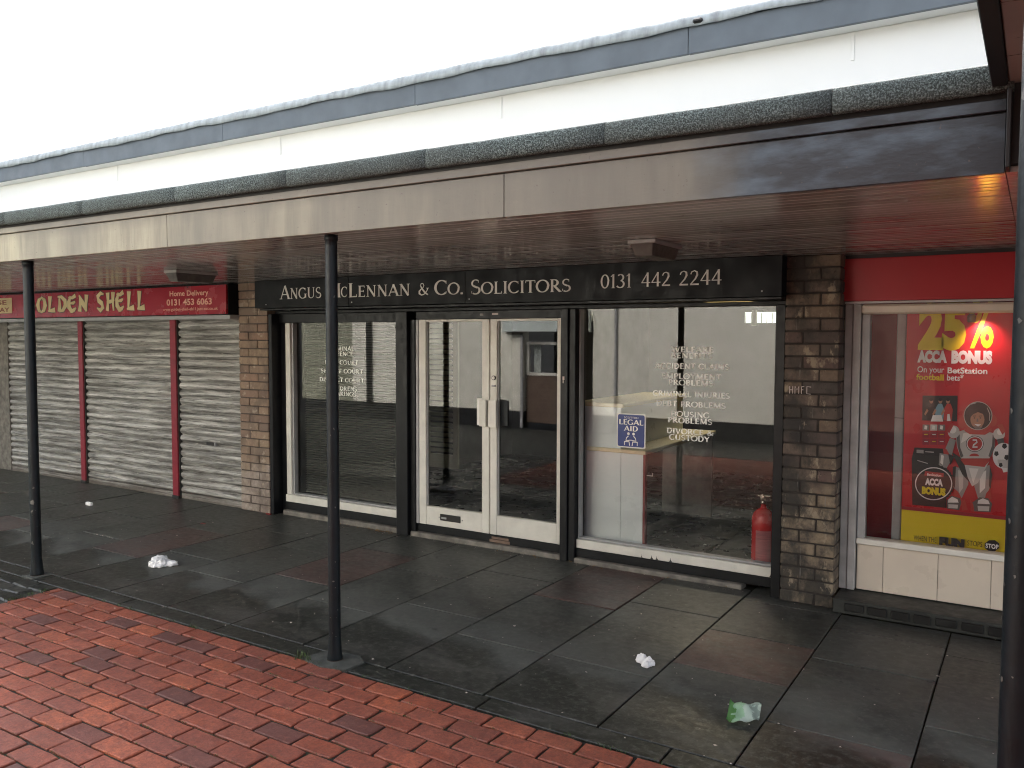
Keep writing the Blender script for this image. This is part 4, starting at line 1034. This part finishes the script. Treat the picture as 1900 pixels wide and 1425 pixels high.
pq('print', 'p_blk', *oval(1809, 823, 16.5, 15, 24)); pq('print', 'p_white', *oval(1809, 823, 15.3, 13.9, 24)); pq('print', 'p_sred', *oval(1809, 823, 13.6, 12.3, 24))
for q in ribbon([(1805, 816), (1812, 816), (1813, 820), (1807, 825), (1805, 829), (1814, 829)], [2.6, 2.8, 3, 3, 2.8, 2.6]): pq('print', 'p_white', *q)
pq('print', 'p_sred', *oval(1808, 846, 9, 5, 14, 180, 360))
# arms
pq('print', 'p_g3', *oval(1770, 801, 11, 12, 16)); pq('print', 'p_g4', *oval(1768, 797, 7, 7, 12)); pq('print', 'p_sred', (1756, 800), (1764, 786), (1770, 788), (1762, 803))
pq('print', 'p_g2', (1763, 812), (1774, 816), (1766, 846), (1752, 838)); pq('print', 'p_blk', (1751, 838), (1772, 846), (1764, 862), (1756, 850))
pq('print', 'p_sred', (1750, 832), (1756, 832), (1762, 842), (1752, 844)); pq('print', 'p_g2', (1744, 840), (1760, 843), (1763, 858), (1754, 872), (1742, 864)); pq('print', 'p_g4', (1747, 843), (1752, 845), (1750, 862), (1745, 858))
pq('print', 'p_g3', *oval(1854, 805, 11, 11, 16)); pq('print', 'p_g4', *oval(1856, 801, 6, 6, 12)); pq('print', 'p_sred', (1850, 788), (1860, 786), (1866, 800), (1860, 806))
pq('print', 'p_g1', (1850, 815), (1862, 812), (1872, 860), (1860, 866)); pq('print', 'p_g4', (1853, 852), (1872, 858), (1874, 874), (1862, 876))
# football
pq('print', 'p_white', *oval(1862, 845, 20, 24, 26)); pq('print', 'p_g3', *oval(1866, 852, 15, 16, 20, 0, 180))
for cx, cy, s in ((1849, 841, 4.6), (1864, 827, 5), (1868, 848, 5), (1857, 862, 4)): pq('print', 'p_blk', *[(cx+s*math.cos(R(72*i+18)), cy+s*math.sin(R(72*i+18))*1.1) for i in range(5)])
# helmet and face
pq('print', 'p_sred', *oval(1786, 783, 7, 11, 14)); pq('print', 'p_sred', *oval(1843, 780, 7, 11, 14))
pq('print', 'p_sred', *oval(1814, 774, 29, 29, 30)); pq('print', 'p_g3', *oval(1815, 771, 26.5, 26.5, 30)); pq('print', 'p_blk', *oval(1815, 771, 25.2, 25.2, 30))
pq('print', 'p_skin', *oval(1814, 778, 13, 16, 20)); pq('print', 'p_blk', (1801, 774), (1801, 762), (1812, 756), (1825, 758), (1829, 772), (1825, 768), (1815, 764), (1806, 768))
pq('print', 'p_white', (1808, 786), (1821, 787), (1815, 791)); 
for ex_ in (1808.5, 1819.5): pq('print', 'p_blk', *oval(ex_, 775, 1.7, 1.1, 8)); pq('print', 'p_blk', (ex_-3, 771), (ex_+3, 770.6), (ex_+3, 771.8), (ex_-3, 772.2))
pq('print', 'p_grn', (1813, 776), (1815, 776), (1816, 782), (1812, 782)); pq('print', 'p_grn', (1805, 790), (1824, 791), (1819, 795.5), (1810, 795))
for q in ribbon([(1793, 758), (1800, 750), (1812, 747)], [.8, 1.8, .8])+ribbon([(1832, 756), (1837, 768), (1836, 780)], [.8, 1.6, .8]): pq('print', 'p_g3', *q)
pq('print', 'p_sred', (1790, 793), (1797, 797), (1815, 801), (1832, 799), (1840, 793), (1840, 799), (1828, 806), (1800, 805), (1790, 799))
# badge
pts = []
for i in range(72): rr = 1 if i % 2 else .955; pts.append((1733+39*rr*math.cos(R(5*i)), 896+35.5*rr*math.sin(R(5*i))))
pq('print', 'p_blk', *pts); pq('print', 'p_white', *oval(1733, 896.5, 34.5, 30.5, 36)); pq('print', 'p_blk', *oval(1733, 896.5, 32.5, 28.6, 36))
pq('print', 'p_sred', (1717, 873), (1752, 877), (1751, 884), (1716, 881)); pt('BetStation', 'p_white', 1721, 1747, 882.5, 5, .01)
pt('ACCA', 'p_white', 1717, 1750, 899, 14, .07); pt('BONUS', 'p_yel2', 1711, 1755, 916, 15, .08)
pt('WHEN THE', 'p_blk', 1696, 1738, 1003, 10, .0); pt('FUN', 'p_g0', 1743, 1790, 1012, 18, .09)
pt('STOPS', 'p_blk', 1795, 1823, 1012, 10, .0); pq('print', 'p_blk', *[(1841+14.5*math.cos(R(22.5+45*i)), 1011+11*math.sin(R(22.5+45*i))) for i in range(8)]); pt('STOP', 'p_white', 1829, 1853, 1016, 9, .03)
pole = empty('display_pole', (-.74, 5.66, .4), 'grey metal display pole behind the bookmaker glass beside the poster', 'pole')
B('pole_shaft', 'grey_frame', pole, (on(1659, 800, 5.64).x, on(1676, 800, 5.64).x, 5.64, 5.67, .4, 1.85), bev=.004)
B('pole_joint', 'ink', pole, (on(1659, 800, 5.64).x-.001, on(1676, 800, 5.64).x+.001, 5.639, 5.671, 1.165, 1.169), bev=0)
B('side_banner', 'p_dred', bk, (-1.0, -.60, 5.80, 5.81, .35, 1.9), bev=0)
B('interior_back', 'p_dred', bk, (-.55, 2.5, 5.9, 5.92, .1, 1.9), bev=0)
# small spotlight lighting the poster
sp = empty('spotlight', (on(1800, 580, 5.55).x, 5.56, 1.80), 'small grey spotlight lit behind the bookmaker glass at the top of the poster', 'spotlight')
sx_ = on(1803, 590, 5.56).x
M_('lamp_housing', MB().lathe(sx_, 5.565, [(.016, 1.755), (.022, 1.758), (.024, 1.79), (.014, 1.806)], 18), 'lamp_cover', sp, smooth=True)
ld = bpy.data.lights.new('spot_lamp', 'SPOT'); ld.energy = 1.5; ld.spot_size = R(115); ld.spot_blend = .9; ld.shadow_soft_size = .03; ld.color = (1, .62, .55)
lo_ = bpy.data.objects.new('spot_lamp', ld); COL.objects.link(lo_); lo_.location = (sx_+.05, 5.530, 1.755); lo_.rotation_euler = Vector((.15, .9, -1.6)).to_track_quat('-Z', 'Y').to_euler()

# graffiti scratched on the stained pier
gr = bpy.data.objects.new('scratched_letters', None); bpy.data.objects.remove(gr)
mb = MB()
def scr(pts, w=.0045):
    for q in ribbon(pts, [w]*len(pts)): mb.poly([(x, 5.3035-.0001*len(mb.f), z) for x, z in q])
x0, z0 = on(1465, 722, 5.30).x, on(1465, 730, 5.30).z
def L_(*p): scr([(x0+a*.023, z0+b*.046) for a, b in p])
L_((0, 0), (0, 1)); L_((.8, 0), (.8, 1)); L_((0, .5), (.8, .5)); L_((1.4, 0), (1.4, 1), (1.9, .5), (2.4, 1), (2.4, 0)); L_((3.1, 0), (3.1, 1)); L_((3.1, .95), (3.8, 1)); L_((3.1, .55), (3.6, .55)); L_((5.6, .95), (4.5, 1), (4.5, .05), (5.5, .0))
M_('chalk_mark', mb, 'chalk', bld)

# ------------------------------------------------------------------ LITTER
def crumple(name, c, w, d, h, seed, mat, label, cat, yaw=0, lobes=((-.3, .0, .55), (.35, -.05, .6))):
    """a thin sheet gathered into lobes: ridged folds radiating from each lobe's pinch"""
    from mathutils import noise as mn
    bm = bmesh.new(); bmesh.ops.create_icosphere(bm, subdivisions=5, radius=1)
    off = Vector((seed*3.1, seed*1.7, seed*.9))
    for v in bm.verts:
        n = v.co.normalized(); k = 0
        for cx, cy, r_ in lobes:                       # union of lobes along the ray
            cc = Vector((cx, cy, 0)); bq = n.dot(cc); disc_ = bq*bq-(cc.length_squared-r_*r_)
            if disc_ > 0: k = max(k, bq+math.sqrt(disc_))
        k = max(k, .22)
        p = n*k
        rd = 1-abs(mn.noise(p*2.6+off))*2; rd2 = 1-abs(mn.noise(p*6+off*2))*2
        an = math.atan2(p.y, p.x); fold = abs(math.sin(an*7+3*mn.noise(p*2+off)))
        p *= 1+.16*(rd-.6)+.035*(rd2-.6)-.09*fold*(1 if p.length > .4 else .3)
        v.co = Vector((p.x*w, p.y*d, max(0, p.z+.1)*h+max(0, p.z)*h*.3*mn.noise(p*3-off)))
    me = bpy.data.meshes.new(name); bm.to_mesh(me); bm.free(); me.materials.append(MAT[mat])
    for q in me.polygons: q.use_smooth = True
    o = link(name, me, None, (c.x, c.y, .002)); o.rotation_euler = (0, 0, yaw); return tag(o, label, cat)
crumple('crumpled_tissue', og(300, 1046), .150, .125, .085, 3, 'tissue', 'large crumpled white tissue on the slabs below the blinds window', 'tissue', -.25, ((-.50, .10, .46), (.22, -.30, .55), (.62, .32, .34), (.1, .2, .3)))
crumple('crumpled_tissue', og(1197, 1232), .068, .056, .070, 11, 'tissue', 'small crumpled white tissue on the slabs below the right hand shop window', 'tissue', -.1, ((-.35, .2, .5), (.35, .0, .45), (.3, -.6, .35)))
c = og(165, 938)
B('white_carton', 'tissue', None, (c.x-.045, c.x+.045, c.y-.012, c.y+.018, .001, .034), bev=.006)
tag(bpy.data.objects['white_carton'], 'tiny white carton lying on the slabs in front of the shutters', 'litter')
# green sweet wrapper: a bent sheet
c = og(1380, 1335); bm = bmesh.new(); N = 14; vs = []
rs = random.Random(5)
for i in range(N+1):
    row = []
    for j in range(9):
        u, v = i/N-.5, j/8-.5
        z = .012+.020*math.sin(u*6+1)*math.cos(v*3)+.006*math.sin(13*u+7*v)+.012*(abs(u*2)**3)+rs.uniform(-.0012, .0012)
        row.append(bm.verts.new((u*.135+.012*v, v*.115*(1-.25*u)+.01*math.sin(5*u), max(.002, z+.035*(v+.5)))))
    vs.append(row)
for i in range(N):
    for j in range(8): bm.faces.new((vs[i][j], vs[i+1][j], vs[i+1][j+1], vs[i][j+1]))
bmesh.ops.solidify(bm, geom=bm.faces[:], thickness=.0006)
me = bpy.data.meshes.new('sweet_wrapper'); bm.to_mesh(me); bm.free()
t = NT('printed_wrapper'); oc = t.new('ShaderNodeTexCoord').outputs['Object']; sp_ = t.new('ShaderNodeSeparateXYZ'); t.link(oc, sp_.inputs[0])
g_ = t.math('ADD', t.math('MULTIPLY', sp_.outputs[0], 5.5), t.math('MULTIPLY', t.noise(38, 3), .55))
cc = t.ramp(g_, [(-.0, (.22, .50, .17)), (.06, (.55, .82, .60)), (.24, (.74, .88, .80)), (.46, (.48, .60, .54)), (.62, (.75, .88, .80)), (.85, (.40, .75, .40))], 'CONSTANT')
t.col(cc); t.rough(.25); MAT['wrapper'] = t.m; me.materials.append(t.m)
for p in me.polygons: p.use_smooth = True
o = link('sweet_wrapper', me, None, (c.x, c.y, .002)); o.rotation_euler = (0, 0, .25); tag(o, 'crumpled green and silver sweet wrapper on the dark slabs', 'wrapper')
# crumbs, dropped bits and stuck gum along the slabs
mb = MB(); rs = random.Random(9)
for i in range(520):
    if i % 3: x, y = rs.uniform(-9, 0), rs.uniform(3.05, 5.3)
    else: x, y = rs.uniform(-6, -1.4), rs.choice((5.36, 5.37, 5.34, 5.3))+rs.uniform(-.03, .02)
    s = rs.choice((.0018, .002, .003, .0035, .005))*rs.uniform(.7, 1.4); a = rs.uniform(0, 3)
    n = rs.choice((4, 5)); mb.poly([(x+s*math.cos(a+6.283*k/n)*rs.uniform(.7, 1.6), y+s*math.sin(a+6.283*k/n), .0035+rs.uniform(0, .003)) for k in range(n)])
for px_, py_, s_ in ((189, 995, .016), (203, 998, .010), (180, 993, .009), (223, 996, .010), (86, 955, .012), (441, 1062, .012), (853, 1004, .014), (1143, 1026, .010), (1168, 1034, .012), (700, 1005, .012), (1425, 1085, .014), (1560, 1390, .008), (1741, 1258, .012), (640, 1079, .008), (866, 1073, .009), (954, 1164, .010), (1088, 1250, .008), (540, 1157, .009), (213, 1131, .007), (395, 971, .012)):
    cc_ = og(px_, py_); n = 6; mb.poly([(cc_.x+s_*.9*math.cos(6.283*k/n)*rs.uniform(.6, 1.4), cc_.y+s_*.7*math.sin(6.283*k/n)*rs.uniform(.6, 1.4), .005+rs.uniform(0, .006)) for k in range(n)])
tag(M_('litter_crumbs', mb, 'chalk'), 'tiny pale crumbs and specks scattered over the dark slabs', 'litter', kind='stuff')
mb = MB()
for i in range(70):
    x, y = rs.uniform(-9, 0), rs.uniform(3.2, 5.2); s = rs.uniform(.008, .018); n = 9
    mb.poly([(x+s*math.cos(6.283*k/n)*rs.uniform(.8, 1.2), y+s*math.sin(6.283*k/n)*rs.uniform(.8, 1.2), .0033) for k in range(n)])
MAT['gum'] = simple('old_gum', (.085, .085, .08), .8, .3, 20, 0)
tag(M_('gum_spots', mb, 'gum'), 'flat grey old chewing gum spots on the slabs', 'gum', kind='stuff')
# dry leaves along the ledge
mb = MB()
for i in range(60):
    x = rs.choice((rs.uniform(-5.3, -4.6), rs.uniform(-4.8, -4.55), rs.uniform(-3.6, -1.6))); y = 5.365+rs.uniform(-.04, .02); s = rs.uniform(.006, .016); a = rs.uniform(0, 6)
    dx, dy = math.cos(a)*s, math.sin(a)*s
    mb.poly([(x-dx, y-dy, .004), (x-dy*.5, y+dx*.5, .010), (x+dx, y+dy, .005), (x+dy*.5, y-dx*.5, .012)])
MAT['leaf'] = simple('dry_leaf', (.28, .17, .07), .8, .4, 30, 0)
tag(M_('dry_leaves', mb, 'leaf'), 'scatter of small dry leaves against the shopfront ledge', 'leaves', kind='stuff')
c = og(377, 972); B('red_scrap', 'red_edge', None, (c.x-.03, c.x+.03, c.y-.008, c.y+.008, .001, .005), bev=.001); tag(bpy.data.objects['red_scrap'], 'small scrap of red wrapper on the slabs near the buff pier', 'litter')
c = og(560, 951); 
B('red_clip', 'red_edge', None, (-6.06, -6.0, 5.30, 5.32, .001, .012), bev=.002); tag(bpy.data.objects['red_clip'], 'red plastic scrap at the foot of the buff brick pier', 'litter')

# grass and moss in the joints
def tuft(c, n, h, sp, rs):
    mb = MB()
    for i in range(n):
        a = rs.uniform(0, 6.283); r_ = rs.uniform(0, sp); x, y = c[0]+r_*math.cos(a)*1.6, c[1]+r_*math.sin(a)*.6; L = h*rs.uniform(.5, 1.2); le = rs.uniform(.2, .9); a2 = rs.uniform(0, 6.283); w = .0016
        ux, uy = math.cos(a2), math.sin(a2); px_, py_ = -uy*w, ux*w; b = len(mb.v)
        mb.v += [(x-px_, y-py_, 0), (x+px_, y+py_, 0), (x+ux*L*le*.4+px_*.8, y+uy*L*le*.4+py_*.8, L*.6), (x+ux*L*le*.4-px_*.8, y+uy*L*le*.4-py_*.8, L*.6), (x+ux*L*le, y+uy*L*le, L*.85)]
        mb.f += [(b, b+1, b+2, b+3), (b+3, b+2, b+4)]
    return mb
rs = random.Random(3)
tag(M_('grass_tuft', tuft((-3.16, 2.985), 46, .05, .045, rs), 'grass'), 'small green grass tuft at the foot of the middle canopy post', 'grass tuft')
mb = MB()
for i in range(260):
    r_ = rs.randint(0, 12); x = rs.uniform(-5.4, -1.1); y = 2.99-PY*r_
    t_ = tuft((x, y), rs.randint(4, 12), .009, .022, rs); b = len(mb.v); mb.v += [(a, y+(bb-y)*.12, c_) for a, bb, c_ in t_.v]; mb.f += [tuple(b+i for i in f) for f in t_.f]
for i in range(40):
    t_ = tuft((rs.uniform(-5.4, -1.0), 2.99), 10, .014, .03, rs); b = len(mb.v); mb.v += t_.v; mb.f += [tuple(b+i for i in f) for f in t_.f]
for i in range(16):
    t_ = tuft((-5.42, rs.uniform(2.4, 2.98)), 12, .02, .03, rs); b = len(mb.v); mb.v += t_.v; mb.f += [tuple(b+i for i in f) for f in t_.f]
tag(M_('joint_moss', mb, 'grass'), 'low green moss and weeds growing in the brick joints', 'moss', kind='stuff')

# ------------------------------------------------------------------ LINK CANOPY crossing over the walkway at the right
lk = empty('link_canopy', (.8, .5, 2.42), 'brown boarded link canopy crossing the walkway, seen from below beside the nearest post', 'canopy')
B('edge_board', 'ink', lk, (-.140, -.098, -2.0, 2.955, 2.415, 2.62), bev=.003)
B('edge_board', 'ink', lk, (-.098, -.086, 2.90, 2.998, 2.169, 2.40), bev=.002)
xb_ = -.096
while xb_ < 1.9:
    B('soffit_board', 'soffit', lk, (xb_, xb_+.094, -2.0, 2.955, 2.425, 2.445), bev=.003); xb_ += .099
B('roof_deck', 'felt', lk, (-.13, 1.9, -2.0, 2.95, 2.47, 2.60), bev=0)
B('roof_deck', 'ink', lk, (-.095, 2.5, 2.96, 5.7, 2.19, 2.44), bev=0)
y = 2.998
while y < 5.44:
    B('soffit_board', 'soffit', lk, (-.097, 2.5, y, y+bp-.0035, CZ, CZ+.018), bev=0); y += bp

# ------------------------------------------------------------------ OPPOSITE BUILDING (behind the viewpoint, seen in the glass)
ob = empty('opposite_building', (-6, -2.1, 0), 'cream rendered building across the walkway, reflected in the shop windows', 'building')
OY = -2.1
B('shaded_wall', 'render_s', ob, (-13.75, -12.25, OY-.25, OY-.005, .30, 3.5), bev=.01)  # shaded end of the wall, shade painted as a darker render
B('rendered_wall', 'render_o', ob, (-12.248, -7.96, OY-.25, OY, .30, 3.5), (-6.58, -3.3, OY-.25, OY, .30, 3.5), (-7.96, -6.58, OY-.25, OY-.1, 1.95, 3.5), bev=.01)
B('black_plinth', 'o_dark', ob, (-13.75, -7.96, OY-.24, OY+.01, 0, .298), (-6.58, 3.0, OY-.24, OY+.01, 0, .298), bev=0)
B('brick_wall', 'brick_od', ob, (-3.298, 3.0, OY-.25, OY-.02, .3, 3.5), bev=0)
B('dark_recess', 'o_dark', ob, (-2.6, -2.2, OY-.02, OY-.01, .3, 2.1), (-1.2, -.9, OY-.02, OY-.01, .3, 2.1),  (-7.96, -6.58, OY-1.2, OY-1.18, 0, 2.2), (-20, -13.76, OY-.3, OY-.05, 0, 3.5), bev=0)
B('pale_fascia', 'o_fascia', ob, (-8.30, -6.60, OY+.012, OY+.16, 1.76, 2.15), bev=.01)
B('brick_infill', 'brick_o', ob, (-7.93, -6.95, OY-.22, OY-.12, .1, .96), bev=0)
mb = MB(); z = .1; k = 0
while z < .94:
    x = -7.93-(.11 if k % 2 else 0)
    while x < -6.98: mb.box(max(x, -7.93)+.004, min(x+.22, -6.95)-.004, OY-.12, OY-.112, z+.004, z+.071); x += .225
    z += .075; k += 1
M_('brick', mb, 'brick_o', ob, kind='stuff')
wfo = B('window_frame', 'white_frame', ob, (-7.93, -7.87, OY-.16, OY-.10, .965, 1.58), (-6.98, -6.92, OY-.16, OY-.10, .965, 1.58), (-7.87, -6.98, OY-.16, OY-.10, .965, 1.02), (-7.87, -6.98, OY-.16, OY-.10, 1.53, 1.58), bev=.004)
pane(-7.87, -6.98, OY-.14, 1.02, 1.53, 'glass_b', wfo)
B('curtain', 'o_fascia', wfo, (-7.85, -7.70, OY-.25, OY-.24, 1.02, 1.53), bev=0)
B('downpipe', 'o_dark', ob, (-11.78, -11.68, OY+.01, OY+.10, .3, 3.5), bev=.02)
B('downpipe', 'grey_frame', ob, (-6.15, -6.10, OY+.01, OY+.05, .3, 3.5), bev=.01)
B('corner_strip', 'grey_frame', ob, (-7.99, -7.93, OY+.005, OY+.03, .0, 1.75), bev=.01)
